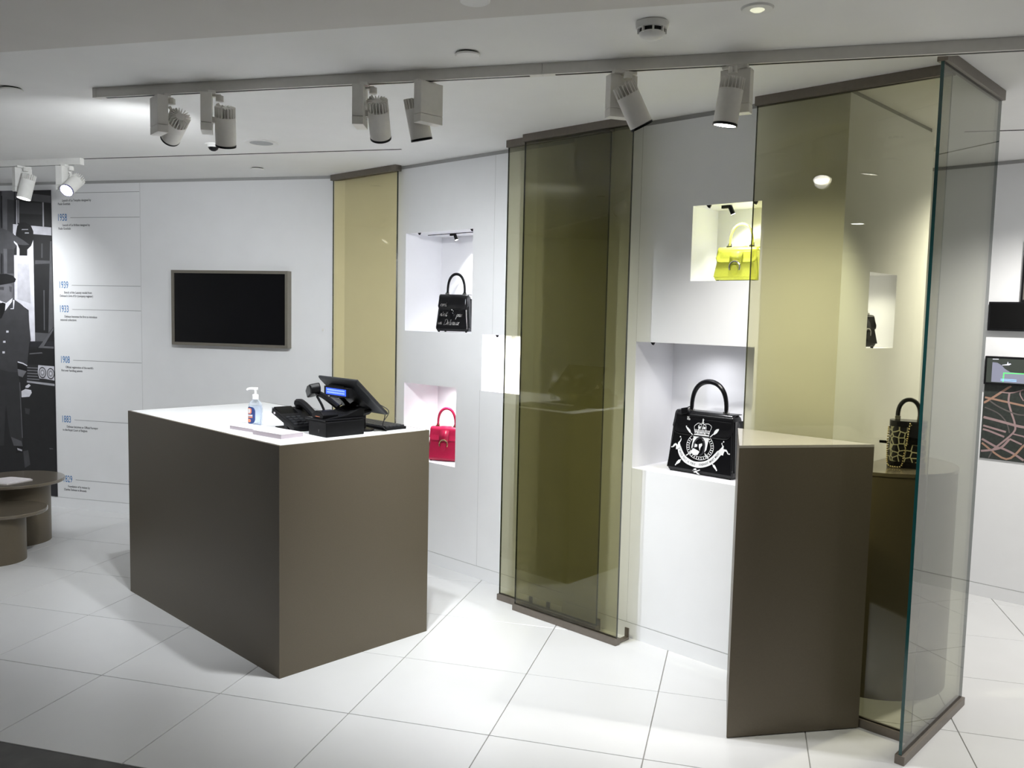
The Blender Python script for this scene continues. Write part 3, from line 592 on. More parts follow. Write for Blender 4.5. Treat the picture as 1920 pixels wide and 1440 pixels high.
# ================================================================ HANDBAGS
def handbag(label, loc, rz, Wb, Wt, D, H, leather, hh, metal='silver', strap=True, buckle=True, flapz=0.56, flapw=1.06, hr=0.0085, tagged=False, hw=0.40):
    """front faces -y; x to the right; body tapers upwards"""
    o = thing('handbag', label, 'handbag', loc, rz, 'handbags on display')
    Dt = D*0.52; fy0, fy1 = -D/2, -Dt/2
    def fy(z): return fy0 + (fy1-fy0)*(z/H)
    def hwid(z): return (Wb + (Wt-Wb)*(z/H))/2
    secs = []
    for k, z in enumerate((0.0, 0.012, 0.035, H*0.3, H*0.6, H*0.85, H*0.96, H)):
        ins = 0.010 if k == 0 else 0.003 if k == 1 else 0.004 if k == 6 else 0.012 if k == 7 else 0
        w = 2*hwid(z)-2*ins; d = -2*fy(z)-1.6*ins
        secs.append([(x, y, z+0.006) for x, y in rrect(w, d, min(0.012, d*0.3))])
    MB().loft(secs).build('body', leather, o, smooth=True, ang=0.9)
    # front panel, slightly proud
    a, b = 0.014, H*0.9
    e = 0.004
    MB().add([(-hwid(a)+.006, fy(a)-e, a+.006), (hwid(a)-.006, fy(a)-e, a+.006), (hwid(b)-.012, fy(b)-e, b+.006), (-hwid(b)+.012, fy(b)-e, b+.006),
              (-hwid(a)+.004, fy(a)+.002, a+.006), (hwid(a)-.004, fy(a)+.002, a+.006), (hwid(b)-.010, fy(b)+.002, b+.006), (-hwid(b)+.010, fy(b)+.002, b+.006)],
             [(0,1,2,3),(4,7,6,5),(0,4,5,1),(1,5,6,2),(2,6,7,3),(3,7,4,0)]).build('front_panel', leather, o, bevel=0.002)
    # side gussets: folded inwards
    for sg_ in (-1, 1):
        z1_, z2_ = 0.03, H*0.93
        MB().add([(sg_*(hwid(z1_)+.002), fy(z1_)*.8, z1_), (sg_*(hwid(z1_)+.002), -fy(z1_)*.8, z1_), (sg_*(hwid(z2_)+.003), -fy(z2_)*.9, z2_), (sg_*(hwid(z2_)+.003), fy(z2_)*.9, z2_), (sg_*(hwid(z2_)-.004), 0, z2_), (sg_*(hwid(z1_)+.001), 0, z1_)],
                 [(0,5,4,3),(5,1,2,4)]).build('side_gusset', leather, o, solid=0.002)
    # flap: back edge, over the top, down the front with rounded corners
    fw_ = Wt*flapw/2; zl = H*flapz; nx = 24; prof = []
    rows = 14; vs = []; fs = []
    for i in range(nx+1):
        u = -1+2*i/nx; x = u*fw_
        cr_ = fw_*0.26; ex = max(0.0, abs(x)-(fw_-cr_)); zlow = zl + (cr_-math.sqrt(max(0, cr_*cr_-ex*ex)))*1.0
        flare = 1+0.0*u
        for k in range(rows+1):
            t = k/rows
            if t < 0.25: q = t/0.25; y = Dt*0.42*(1-q) - q*Dt*0.28; z = H+0.008
            elif t < 0.45: q = (t-0.25)/0.2*PI/2; rr = Dt*0.26; y = -Dt*0.28 - rr*math.sin(q); z = H+0.008-rr+rr*math.cos(q)
            else:
                q = (t-0.45)/0.55; zs = H+0.008-Dt*0.26; z = zs+(zlow-zs)*q; y = -Dt*0.54-0.0 + (fy(z)-0.0065+Dt*0.54)*min(1, q*1.0)
            vs.append((x*(1+0.05*max(0, t-0.4)), min(y, 1) , z))
    for i in range(nx):
        for k in range(rows): a_ = i*(rows+1)+k; fs.append((a_, a_+1, a_+rows+2, a_+rows+1))
    fl_ = MB().add(vs, fs).build('flap', leather, o, smooth=True, ang=1.2, solid=0.0035)
    if strap:
        sw = Wt*0.17; pth = [(Dt*0.1, H+0.0125), (-Dt*0.30, H+0.0125), (-Dt*0.58, H-Dt*0.2), (fy(H*0.8)-0.0105, H*0.8), (fy(zl)-0.0108, zl-0.004)]
        mb = MB(); n_ = len(pth)
        for sx_ in (-1, 1): mb.add([(sx_*sw, y, z) for y, z in pth], [])
        mb.f += [(i, i+1, n_+i+1, n_+i) for i in range(n_-1)]; mb.mi += [0]*(n_-1)
        mb.build('strap', leather, o, smooth=True, ang=1.0, solid=0.003)
    if buckle:
        zc = zl-0.012; yb = fy(zc)-0.012; rb = Wt*0.15
        mb = MB().tube([(rb*1.0*math.cos(t), yb, zc-rb*0.25+rb*1.05*math.sin(t)) for t in [PI*(-0.15)+PI*1.3*k/20 for k in range(21)]], rb*0.17, 8)
        mb.build('buckle', metal, o, smooth=True)
        MB().prism([(rb*0.62*math.cos(2*PI*k/24), zc-rb*0.8+rb*1.0*math.sin(2*PI*k/24)) for k in range(24)], yb-0.004, yb+0.006, 'y').build('clasp_tab', leather, o, bevel=0.0015)
    # handle
    hx_ = Wt*hw; path = []
    for k in range(25):
        t = PI*k/24; path.append((-hx_*math.cos(t)*(1-0.10*abs(math.cos(t))), -Dt*0.0, H+0.014+hh*(math.sin(t)**0.75)))
    MB().tube(path, [hr*(0.85+0.25*math.sin(PI*k/24)) for k in range(25)], 10).build('handle', leather, o, smooth=True)
    for sx_ in (-1, 1):
        x = sx_*hx_*0.9
        st = MB().box(x-0.013, x+0.013, -0.008, 0.008, H+0.008, H+0.02).tube([(x+0.009*math.cos(t), 0.0, H+0.022+0.009*math.sin(t)) for t in [2*PI*k/14 for k in range(14)]], 0.0026, 6, closed=True)
        st.build('handle_ring', metal, o, smooth=True, ang=0.6)
    for sx_ in (-1, 1):
        for sy_ in (-1, 1): MB().lathe([(0.006, 0.0), (0.007, 0.004), (0.006, 0.011)], 12, sx_*(Wb/2-0.022), sy_*(D/2-0.016)).build('foot', 'black', o, smooth=True)
    if tagged:
        MB().prism([(-0.03, 0.0), (0.006, 0.008), (0.008, -0.022), (-0.028, -0.032)], -Dt*0.62-0.01, -Dt*0.62, 'y').xf(Matrix.Translation((-hx_*0.85, 0, H+0.022))).build('luggage_tag', leather, o, bevel=0.002)
        MB().tube(smoothpath([(-hx_*0.9, -0.006, H+0.02), (-hx_*0.86, -Dt*0.35, H+0.03), (-hx_*0.86, -Dt*0.62, H+0.024)], 5), 0.003, 6).build('tag_cord', leather, o, smooth=True)
    return o, fy
b1, fy1_ = handbag('black handbag with silver script lettering in the upper left niche', W(-4.115, 3.775, H1[2]), AD+0.42, 0.235, 0.185, 0.135, 0.232, 'black_leather', 0.128, strap=False, buckle=False, flapz=0.60, flapw=1.10, hw=0.36)
b2, _ = handbag('red handbag in the low niche behind the counter', W(-4.175, 3.765, H2[2]), AD+0.46, 0.225, 0.19, 0.12, 0.212, 'red_leather', 0.118, metal='gold', flapz=0.62, hw=0.36)
b4, fy4_ = handbag('large black handbag with a white crest in the niche beside the plinth', W(-2.187, 3.70, H4[2]), AD, 0.372, 0.325, 0.155, 0.295, 'black_leather', 0.145, strap=False, buckle=False, flapz=0.63, flapw=1.0, hr=0.0115, tagged=True, hw=0.33)
b5, _ = handbag('lime yellow handbag in the high niche by the olive glass', W(-2.022, 3.650, H5[2]), AD+0.06, 0.225, 0.175, 0.125, 0.148, 'yellow_leather', 0.105, flapz=0.56, flapw=1.14, hr=0.0055, hw=0.36)
b6, _ = handbag('small black handbag in the niche seen through the olive glass', W(-1.562, 3.925, H6[2]), AD+PI/2-0.2, 0.17, 0.14, 0.09, 0.14, 'black_leather', 0.085, flapz=0.6, hr=0.006)

# --- crest printed on the large black bag (shapes traced on its front panel)
CREST = {'crowntop':[(3,265),(2,253)],
'arcs':[[(-38,213),(-42,234),(-30,247),(-20,252),(-5,247),(3,224)],[(3,224),(10,247),(22,252),(37,252),(52,240),(43,213)],[(-16,218),(-20,239),(-3,250)],[(23,218),(22,241),(7,251)]],
'gems':[[(-19,236),(-6,238),(-7,225),(-16,224)],[(7,237),(20,237),(19,226),(8,225)]],
'band':[[(-38,210),(46,210),(45,207),(-39,206)],[(-38,212),(46,213),(46,215),(-38,215)]],
'bandgems':[(-34,206),(-21,206),(-2,206),(19,206),(41,206)],
'shield':[(-38,199),(44,200),(43,172),(37,128),(28,114),(23,170),(3,187),(-22,180),(-38,154),(-42,123),(-47,131),(-42,175)],
'horse_w':[[(-31,152),(-15,148),(-15,137),(-30,133),(-37,136)],[(-7,151),(10,157),(12,147),(5,137),(1,119),(-6,138)],[(-49,113),(-35,128),(-24,125),(-9,120),(1,115),(-8,98),(-28,96),(-46,104)],[(8,175),(18,176),(18,169),(11,169)]],
'rod1':[[(-72,88),(-41,112)],[(-58,200),(-40,186)],[(47,188),(65,207)],[(30,110),(53,87)],[(77,66),(84,59)],[(-108,59),(-98,64)]],
'heads':[[(-90,227),(-79,226),(-64,215),(-57,200),(-66,201),(-81,215)],[(65,207),(72,225),(81,233),(93,236),(93,228),(84,214),(70,204)],[(-127,37),(-120,52),(-110,63),(-100,60),(-102,50),(-117,39)],[(79,62),(89,64),(99,52),(105,40),(97,41),(82,54)]],
'dots':[(87,231),(-126,35),(103,39),(-87,230),(-115,175),(-158,120),(125,178),(162,124)],
'banner_in':[(-106,128),(-92,105),(-76,87),(-55,75),(-27,66),(6,67),(37,75),(61,90),(82,112),(98,132)],
'banner_out':[(-124,117),(-116,93),(-101,73),(-77,54),(-46,43),(-5,37),(34,44),(70,61),(98,86),(120,117)],
'ribbons':[[(-105,123),(-111,136),(-114,145),(-107,159),(-109,172),(-113,158),(-124,146),(-125,134),(-137,141),(-147,136),(-156,119),(-147,120),(-139,130),(-134,129),(-133,111),(-120,113)],[(98,129),(109,139),(121,154),(120,160),(114,168),(119,174),(120,164),(129,157),(128,144),(145,143),(152,134),(160,122),(153,122),(145,133),(136,134),(132,125),(130,113),(115,115)]],
'small':[[(-25,26),(-13,33),(-4,29),(-12,23)],[(-30,21),(-15,18),(12,30),(15,27),(-4,18),(16,7),(6,6),(-9,13),(-22,9),(-14,15)]]}
def cy(z, k=0): return fy4_(z-0.006) - 0.0082 - 0.0002*k
def cpoly(pts, k=0, mt='print_white', name='crest_print'):
    P = [(x/1000, z/1000) for x, z in pts]
    MB().add([(x, cy(z, k), z) for x, z in P], [tuple(range(len(P)))]).build(name, mt, b4)
def cline(pts, w, k=0, mt='print_white', closed=False, sm=True, name='crest_print'):
    P = [Vector((x/1000, z/1000, 0)) for x, z in pts]
    if sm and len(P) > 2: P = smoothpath(P, 5)
    mb = MB(); n_ = len(P); vs = []
    for i, p in enumerate(P):
        t = (P[(i+1) % n_ if closed else min(i+1, n_-1)] - P[(i-1) % n_ if closed else max(i-1, 0)]).normalized(); q = Vector((-t.y, t.x, 0))*w/2000
        for s_ in (p+q, p-q): vs.append((s_.x, cy(s_.y, k), s_.y))
    mb.add(vs, [(2*i, 2*i+1, (2*i+3) % (2*n_), (2*i+2) % (2*n_)) for i in range(n_ if closed else n_-1)]); mb.build(name, mt, b4)
def cdot(x, z, r, k=0, mt='print_white', rz_=None): cpoly([(x+r*math.cos(q*PI/8), z+(rz_ or r)*math.sin(q*PI/8)) for q in range(16)], k, mt)
for a in CREST['arcs']:
    P = smoothpath([Vector((x, z, 0)) for x, z in a], 3)
    for p in P[::1]: cdot(p.x, p.y, 1.9)
    cline(a, 1.2)
for g in CREST['gems']: cpoly(g)
for bnd in CREST['band']: cpoly(bnd)
for x, z in CREST['bandgems']: cdot(x, z, 4.2, 1, 'print_white', 2.6)
for x in range(-36, 46, 8): cdot(x, 219, 2.6)
cdot(3, 266, 4); cdot(3, 256, 6); cdot(3, 256, 3, 1, 'print_black'); cline([(-2, 271), (8, 271)], 2.5, sm=False); cline([(3, 264), (3, 276)], 2.5, sm=False)
cpoly(CREST['shield'])
for rx, rz_, w in ((75, 64, 2.2), (59, 50, 1.6)): cline([(0+rx*math.cos(t), 140+rz_*math.sin(t)) for t in [2*PI*k/36 for k in range(36)]], w, closed=True, sm=False)
for k in range(16):
    t = 2*PI*k/16+0.2
    if 0.9 < t % (2*PI) < 2.2: continue
    x, z = 67*math.cos(t), 140+57*math.sin(t)
    cline([(x-8*math.cos(t), z-7*math.sin(t)), (x+8*math.cos(t), z+7*math.sin(t))], 3.2, 1, sm=False)
    t2 = t+PI/16
    cdot(67*math.cos(t2), 140+57*math.sin(t2), 3.4, 1)
for h in CREST['horse_w']: cpoly(h, 2)
cline([(-34, 128), (-30, 160), (-8, 182), (12, 176), (24, 150), (20, 112), (2, 96)], 9, 2, 'print_black')
for r_ in CREST['rod1']: cline(r_, 4.6, 1, sm=False)
for h in CREST['heads']: cpoly(h, 1)
for x, z in CREST['dots']: cdot(x, z, 3.4)
bi, bo = CREST['banner_in'], CREST['banner_out']
mb = MB(); vs = []
Bi = smoothpath([(p[0], p[1], 0) for p in bi], 4); Bo = smoothpath([(p[0], p[1], 0) for p in bo], 4)
for p, q in zip(Bi, Bo):
    vs += [(p.x/1000, cy(p.y/1000, 3), p.y/1000), (q.x/1000, cy(q.y/1000, 3), q.y/1000)]
mb.add(vs, [(2*i, 2*i+1, 2*i+3, 2*i+2) for i in range(len(Bi)-1)]).build('crest_banner', 'print_white', b4)
for r_ in CREST['ribbons']: cpoly(r_, 3)
for r_ in CREST['small']: cpoly(r_, 2)
# banner motto set along the curve
mid = [(p+q)/2 for p, q in zip(Bi, Bo)]
cum = [0]
for i in range(1, len(mid)): cum.append(cum[-1]+(mid[i]-mid[i-1]).length)
motto = "L'UNION FAIT LA FORCE - EENDRACHT MAAKT MACHT"; step = cum[-1]/(len(motto)+1)
for i, chx in enumerate(motto):
    if chx == ' ': continue
    d = step*(i+1); j = max(k for k in range(len(cum)) if cum[k] <= d); j = min(j, len(mid)-2)
    tt = (mid[j+1]-mid[j]).normalized(); p = mid[j]+tt*(d-cum[j]); nrm = Vector((-tt.y, tt.x, 0))
    g = text_mb(chx, 15, 0.62, 'CENTER', bold=0.25)
    vv = []
    for v in g.v:
        w_ = p + tt*v[0] + nrm*(v[1]-5); vv.append((w_.x/1000, cy(w_.y/1000, 5), w_.y/1000))
    g.v = vv; g.build('crest_letter', 'print_black', b4)
for i, (tx, zz) in enumerate((('KC', 0.272), ('MLD', 0.263))):
    g = text_mb(tx, 0.011, 0.8, bold=0.0002); g.v = [(-0.085+v[0], cy(0.22)-0.0005+0.004, zz+v[1]) for v in g.v]
    g.v = [(v[0], fy4_(v[2]-0.006)-0.0125, v[2]) for v in g.v]; g.build('monogram', 'print_white', b4)

# --- silver script on the small black bag
GL = {'c': (0.85, [[(.8,.8),(.5,1),(.15,.7),(.1,.3),(.4,0),(.9,.25)]]), 'e': (0.85, [[(0,.35),(.5,.5),(.75,.8),(.5,1),(.15,.65),(.2,.15),(.5,0),(.95,.3)]]),
      'i': (0.6, [[(0,.3),(.3,1),(.2,.3),(.35,0),(.7,.3)], [(.4,1.35),(.45,1.5)]]), 'n': (1.05, [[(0,.3),(.2,1),(.15,0)], [(.15,.4),(.5,1),(.7,.9),(.65,.2),(.8,0),(1.1,.3)]]),
      "'": (0.35, [[(.15,1.7),(.05,1.3)]]), 's': (0.75, [[(0,.2),(.5,1),(.55,.6),(.7,.2),(.4,0),(.1,.1)]]), 't': (0.6, [[(0,.3),(.4,1.7),(.25,.3),(.4,0),(.8,.3)], [(0,1.2),(.7,1.25)]]),
      'p': (0.95, [[(0,.3),(.3,1),(0,-1)], [(.2,.4),(.5,1),(.85,.8),(.7,.15),(.3,.1),(.9,.2)]]), 'a': (1.05, [[(.8,.9),(.4,1),(.1,.5),(.2,.05),(.5,.1),(.8,1),(.7,.2),(.85,0),(1.15,.3)]]),
      'u': (1.15, [[(0,.4),(.25,1),(.15,.2),(.4,0),(.75,.4),(.9,1),(.8,.2),(1,0),(1.25,.3)]]), 'D': (1.5, [[(.4,1.9),(.1,.1),(-.1,0),(.3,0),(1.2,.3),(1.5,1.2),(1.0,1.95),(.3,1.9),(0,1.6)]]),
      'l': (0.6, [[(0,.3),(.5,1.5),(.45,1.95),(.25,1.6),(.2,.2),(.4,0),(.7,.3)]]), 'v': (1.0, [[(0,.8),(.2,1),(.3,.05),(.45,0),(.85,1),(1.15,.95)]]), 'x': (0.9, [[(0,.9),(.2,1),(.6,0),(.9,.15)], [(.85,1),(0,0)]])}
def script(word, x, z, xh, bag, fyf, off):
    cx = x
    for c in word:
        adv, strokes = GL[c]; mb = MB()
        for st in strokes:
            P = smoothpath([(cx+(px_+0.3*pz)*xh*0.85, 0, z+pz*xh) for px_, pz in st], 5)
            mb.tube([(p.x, fyf(p.z-0.006)-off, p.z) for p in P], xh*0.075, 5)
        mb.build('script_letter', 'silver', bag, smooth=True); cx += adv*xh*0.85
script('ceci', -0.086, 0.165, 0.0155, b1, fy1_, 0.012)
script("n'est", -0.086, 0.103, 0.0155, b1, fy1_, 0.0055)
script('pas', 0.028, 0.100, 0.0165, b1, fy1_, 0.0055)
script('un', -0.098, 0.050, 0.0135, b1, fy1_, 0.0055)
script('Delvaux', -0.056, 0.047, 0.0175, b1, fy1_, 0.0055)
# dark clasp ring over the lettering
MB().tube([(-0.008+0.017*math.cos(t), fy1_(0.12)-0.010, 0.124+0.02*math.sin(t)) for t in [PI*(-0.1)+PI*1.2*k/16 for k in range(17)]], 0.0028, 7).build('buckle', 'black', b1, smooth=True)
MB().prism([(-0.006+0.016*math.cos(2*PI*k/20), 0.105+0.026*math.sin(2*PI*k/20)) for k in range(20)], fy1_(0.105)-0.011, fy1_(0.105)-0.004, 'y').build('clasp_tab', 'black_leather', b1, bevel=0.0015)
for dx, dz in ((-0.002, 0.143), (0.010, 0.136)): MB().lathe([(0, -0.003), (0.003, 0), (0, 0.003)], 8).xf(Matrix.Translation((dx, fy1_(0.13)-0.014, dz))).build('rivet', 'silver', b1, smooth=True)

# --- patterned bucket bag on the half-round plinth
bb = thing('bucket_bag', 'animal-print bucket bag with gold chain on the half-round plinth', 'handbag', W(-1.335, 3.965, 1.0), AD+0.35, 'handbags on display')
bw, bd_, bh = 0.155, 0.10, 0.205
secs = []
for z, f in ((0.0, 0.90), (0.01, 1.0), (0.035, 1.0), (0.10, 0.99), (bh-0.02, 0.97), (bh, 0.95)):
    secs.append([(x, y, z) for x, y in rrect(bw*f, bd_*f, 0.042, 7)])
MB().loft(secs).build('body', 'animal_print', bb, smooth=True, ang=1.0)
MB().loft([[(x, y, z) for x, y in rrect(bw*1.02, bd_*1.02, 0.043, 7)] for z in (0.0, 0.028)]).build('base_band', 'black_leather', bb, smooth=True, ang=1.0)
MB().loft([[(x, y, z) for x, y in rrect(bw*0.99, bd_*0.99, 0.042, 7)] for z in (bh-0.022, bh+0.004)]).build('top_band', 'black_leather', bb, smooth=True, ang=1.0)
MB().box(0.002, 0.042, -bd_/2-0.006, -bd_/2+0.002, bh*0.52, bh+0.002).build('closing_tab', 'black_leather', bb, bevel=0.003)
MB().tube([(-0.045*math.cos(PI*k/20), 0.0, bh+0.022+0.075*math.sin(PI*k/20)**0.8) for k in range(21)], 0.0095, 8).build('handle', 'black_leather', bb, smooth=True)
for sx_ in (-1, 1): MB().box(sx_*0.045-0.012, sx_*0.045+0.012, -0.01, 0.01, bh, bh+0.024).build('handle_mount', 'silver', bb, bevel=0.002)
def chain(path, name='chain'):
    P = smoothpath(path, 14); mb = MB(); acc = 0; last = None
    for p in P:
        if last is None or (p-last).length > 0.0085:
            last = p; mb.lathe([(0, -0.0045), (0.0032, -0.0032), (0.0045, 0), (0.0032, 0.0032), (0, 0.0045)], 8); mb.v[-40:] = [(v[0]+p.x, v[1]+p.y, v[2]+p.z) for v in mb.v[-40:]]
    mb.build(name, 'gold', bb, smooth=True)
chain([(-0.079, -0.01, bh-0.03), (-0.081, -0.012, 0.13), (-0.080, -0.014, 0.06), (-0.074, -0.05, 0.012), (-0.045, -0.064, 0.006), (-0.02, -0.062, 0.012), (-0.012, -0.057, 0.06), (-0.004, -0.056, 0.11)])
chain([(0.006, -0.056, bh-0.005), (0.0, -0.058, 0.15), (-0.004, -0.056, 0.11)])
for x, z in ((0.012, bh-0.012), (0.034, bh-0.02), (0.022, bh*0.6)): MB().lathe([(0, -0.003), (0.004, 0), (0, 0.003)], 8).xf(Matrix.Translation((x, -bd_/2-0.008, z))).build('rivet', 'gold', bb, smooth=True)
MB().prism([(-0.018, -0.006), (0.014, -0.007), (0.018, 0.0), (0.014, 0.006), (-0.018, 0.006)], -0.004, 0.004, 'y').xf(Matrix.Translation((-0.097, 0.01, 0.105))).build('side_tab', 'black_leather', bb, bevel=0.002)

# ================================================================ THINGS ON THE COUNTER
# hand sanitizer pump bottle
sb = thing('pump_bottle', 'clear hand-sanitizer pump bottle with navy label on the counter', 'pump bottle', K(0.66, 0.255, CT+0.001), 0.14)
def osec(w, d, z, n=28): return [(w*math.cos(2*PI*k/n), d*math.sin(2*PI*k/n), z) for k in range(n)]
MB().loft([osec(0.028, 0.019, 0.0), osec(0.034, 0.023, 0.005), osec(0.036, 0.024, 0.05), osec(0.036, 0.024, 0.085), osec(0.034, 0.023, 0.103), osec(0.026, 0.019, 0.120), osec(0.015, 0.014, 0.130), osec(0.013, 0.013, 0.137)]).build('bottle', 'clear_gel', sb, smooth=True, ang=1.0)
MB().loft([osec(0.030, 0.0195, 0.004), osec(0.033, 0.021, 0.05), osec(0.033, 0.021, 0.085), osec(0.031, 0.020, 0.100)]).build('gel', 'clear_gel', sb, smooth=True, ang=1.0)
MB().lathe([(0.0155, 0.134), (0.0155, 0.155), (0.012, 0.158), (0.006, 0.159), (0.006, 0.178), (0.009, 0.182), (0.009, 0.189), (0.0, 0.190)], 24).build('pump_collar', 'plastic_white', sb, smooth=True, ang=0.5)
MB().tube([(0.012, 0, 0.186), (-0.02, 0, 0.188), (-0.036, 0, 0.186), (-0.043, 0, 0.180)], [0.007, 0.006, 0.005, 0.004], 10).build('nozzle', 'plastic_white', sb, smooth=True)
def lab(t0, t1, z0_, z1_, off, mt, nm, rnd=0.0):
    mb = MB(); vs = []; n_ = 12
    for i in range(n_+1):
        t = t0+(t1-t0)*i/n_; q = abs(2*i/n_-1); sh = rnd*(1-math.sqrt(max(0, 1-q**3)))
        for zz in (z0_+sh, z1_-sh): vs.append(((0.036+off)*math.cos(t), (0.024+off)*math.sin(t), zz))
    mb.add(vs, [(2*i, 2*i+2, 2*i+3, 2*i+1) for i in range(n_)]); return mb.build(nm, mt, sb, smooth=True)
lab(PI*0.98, PI*1.52, 0.010, 0.096, 0.0006, 'label_navy', 'label', 0.02)
lab(PI*1.06, PI*1.36, 0.060, 0.090, 0.0010, 'label_orange', 'label_print', 0.008); lab(PI*1.10, PI*1.30, 0.064, 0.086, 0.0013, 'paper', 'label_print', 0.008)
lab(PI*1.04, PI*1.40, 0.048, 0.056, 0.0010, 'paper', 'label_print'); lab(PI*1.04, PI*1.40, 0.040, 0.046, 0.0010, 'label_orange', 'label_print'); lab(PI*1.10, PI*1.32, 0.017, 0.034, 0.0010, 'label_orange', 'label_print', 0.006)
# small booklets
def booklet(label, a, b, la, lb, h, rz):
    o = thing('booklet', label, 'booklet', K(a, b, CT+0.001), AC+rz, 'booklets on the counter')
    MB().box(-lb/2, lb/2, -la/2, la/2, 0.0, 0.0015).box(-lb/2, lb/2, -la/2, la/2, h-0.0015, h).build('cover', 'paper', o)
    MB().box(-lb/2+0.001, lb/2-0.001, -la/2+0.001, la/2-0.001, 0.0015, h-0.0015).build('pages', 'paper_edge', o)
    return o
booklet('pale booklet lying beside the pump bottle', 0.52, 0.150, 0.20, 0.10, 0.018, 0.12)
booklet('pale booklet at the counter corner, in front of the telephone', 0.275, 0.155, 0.22, 0.125, 0.022, 0.10)
# laptop
lp = thing('laptop', 'closed silver laptop on the counter behind the telephone', 'laptop', K(1.02, 0.72, CT+0.001), AC-0.30)
MB().box(-0.11, 0.11, -0.155, 0.155, 0.002, 0.011).build('base', 'laptop_alu', lp, bevel=0.003)
MB().box(-0.11, 0.11, -0.155, 0.155, 0.0115, 0.017).build('lid', 'laptop_alu', lp, bevel=0.002)
MB().lathe([(0.014, 0.0171), (0.014, 0.0173)], 20).build('emblem', 'plastic_white', lp)
for sx_ in (-1, 1):
    for sy_ in (-1, 1): MB().lathe([(0.006, 0), (0.006, 0.003)], 10, sx_*0.09, sy_*0.13).build('foot', 'black', lp)
# desk telephone
ph = thing('desk_telephone', 'black desk telephone with its handset on the counter', 'telephone', K(0.42, 0.36, CT+0.001), AC-0.05)
# local x = b (away to the right rear), y = a ; the phone leans up towards +y
MB().prism([(-0.105, 0.004), (-0.095, 0.002), (0.128, 0.072), (0.120, 0.098), (-0.105, 0.026)], -0.085, 0.085, 'x').build('body', 'black_matte', ph, bevel=0.004)
MB().prism([(-0.095, 0.0), (0.115, 0.0), (0.115, 0.005), (0.02, 0.005), (0.035, 0.040), (0.02, 0.040), (-0.02, 0.005), (-0.095, 0.005)], -0.07, 0.07, 'x').build('stand', 'black_matte', ph, bevel=0.001)
MB().prism([(0.045, 0.074), (0.118, 0.103), (0.122, 0.096), (0.05, 0.068)], -0.075, 0.02, 'x').build('display', 'screen_panel', ph, bevel=0.001)
MB().box(-0.0865, -0.0848, 0.085, 0.10, 0.070, 0.080).build('port', 'paper', ph)
mb = MB()
for i in range(3):
    for j in range(4):
        y = -0.085+0.026*j; z = 0.026+(y+0.105)*0.32; mb.box(-0.07+i*0.028, -0.05+i*0.028, y, y+0.016, z-0.002, z+0.007)
mb.build('keypad', 'mon_grey', ph)
hp_ = smoothpath([(0.055, -0.125, 0.030), (0.055, -0.10, 0.042), (0.055, -0.05, 0.070), (0.055, 0.02, 0.102), (0.055, 0.075, 0.118), (0.055, 0.11, 0.114)], 4)
MB().tube(hp_, [0.024-0.006*math.sin(PI*k/(len(hp_)-1)) for k in range(len(hp_))], 10).build('handset', 'black', ph, smooth=True)
MB().tube([(0.055, -0.12, 0.028), (0.055, -0.11, 0.012)], 0.020, 14).build('handset_cup', 'black', ph, smooth=True, ang=0.6)
MB().tube([(0.055, 0.10, 0.115), (0.055, 0.095, 0.092)], 0.021, 14).build('handset_cup', 'black', ph, smooth=True, ang=0.6)
mb = MB(); path = [(0.055+0.006*math.cos(k*1.1)+0.0008*k, -0.13-0.0004*k, 0.010+0.006*math.sin(k*1.1)) for k in range(60)]
mb.tube(path, 0.0016, 5).build('coiled_cord', 'black', ph, smooth=True)
# POS terminal
po = thing('pos_terminal', 'black point-of-sale terminal with tilted monitor seen from behind', 'pos terminal', K(0.0, 0.0, CT+0.001), AC)
MB().box(0.290, 0.505, 0.075, 0.225, 0.0, 0.072).build('printer_box', 'black_matte', po, bevel=0.004)
MB().box(0.292, 0.520, 0.085, 0.26, 0.072, 0.082).build('printer_lid', 'black', po, bevel=0.003)
MB().prism([(0.31, 0.082), (0.52, 0.082), (0.53, 0.125), (0.50, 0.125), (0.42, 0.098)], 0.10, 0.25, 'y').build('cradle', 'black_matte', po, bevel=0.004)
def mon_pt(u, v, w=0.0):     # u along a, v down the panel, w out of its back
    dx, dz = 0.187/0.256, -0.175/0.256
    return (0.445+v*dx - w*(-dz), u, 0.269+v*dz - w*dx)
mb = MB()
secs = []
for w, ins in ((0.0, 0.0), (0.010, 0.0), (0.016, 0.01), (0.030, 0.05)):
    secs.append([mon_pt(0.05+ins, 0.0+ins, w), mon_pt(0.375-ins, 0.0+ins, w), mon_pt(0.375-ins, 0.256-ins, w), mon_pt(0.05+ins, 0.256-ins, w)])
mb.loft(secs).build('monitor', 'mon_grey', po, bevel=0.004)
MB().loft([[mon_pt(a_, v_, w_) for a_, v_ in ((0.055, 0.005), (0.37, 0.005), (0.37, 0.251), (0.055, 0.251))] for w_ in (-0.0005, -0.002)]).build('touch_screen', 'screen', po)
MB().loft([[mon_pt(a_, v_, w_) for a_, v_ in ((0.16, 0.03), (0.29, 0.03), (0.29, 0.045), (0.16, 0.045))] for w_ in (0.028, 0.033)]).build('vent', 'black', po)
MB().tube([(0.455, 0.20, 0.10), (0.515, 0.20, 0.115), (0.575, 0.20, 0.15), (0.56, 0.20, 0.185), (0.52, 0.20, 0.205)], [0.018, 0.02, 0.02, 0.02, 0.02], 10).build('stand_arm', 'black', po, smooth=True)
MB().tube([(0.455, 0.12, 0.085), (0.56, 0.12, 0.10), (0.60, 0.12, 0.125), (0.575, 0.12, 0.155)], 0.014, 10).build('stand_arm', 'black', po, smooth=True)
MB().lathe([(0.06, 0), (0.06, 0.008), (0.04, 0.012)], 36, 0.575, 0.19).tube([(0.575, 0.19, 0.01), (0.575, 0.19, 0.12)], 0.02, 12).build('stand_base', 'black', po, smooth=True, ang=0.6)
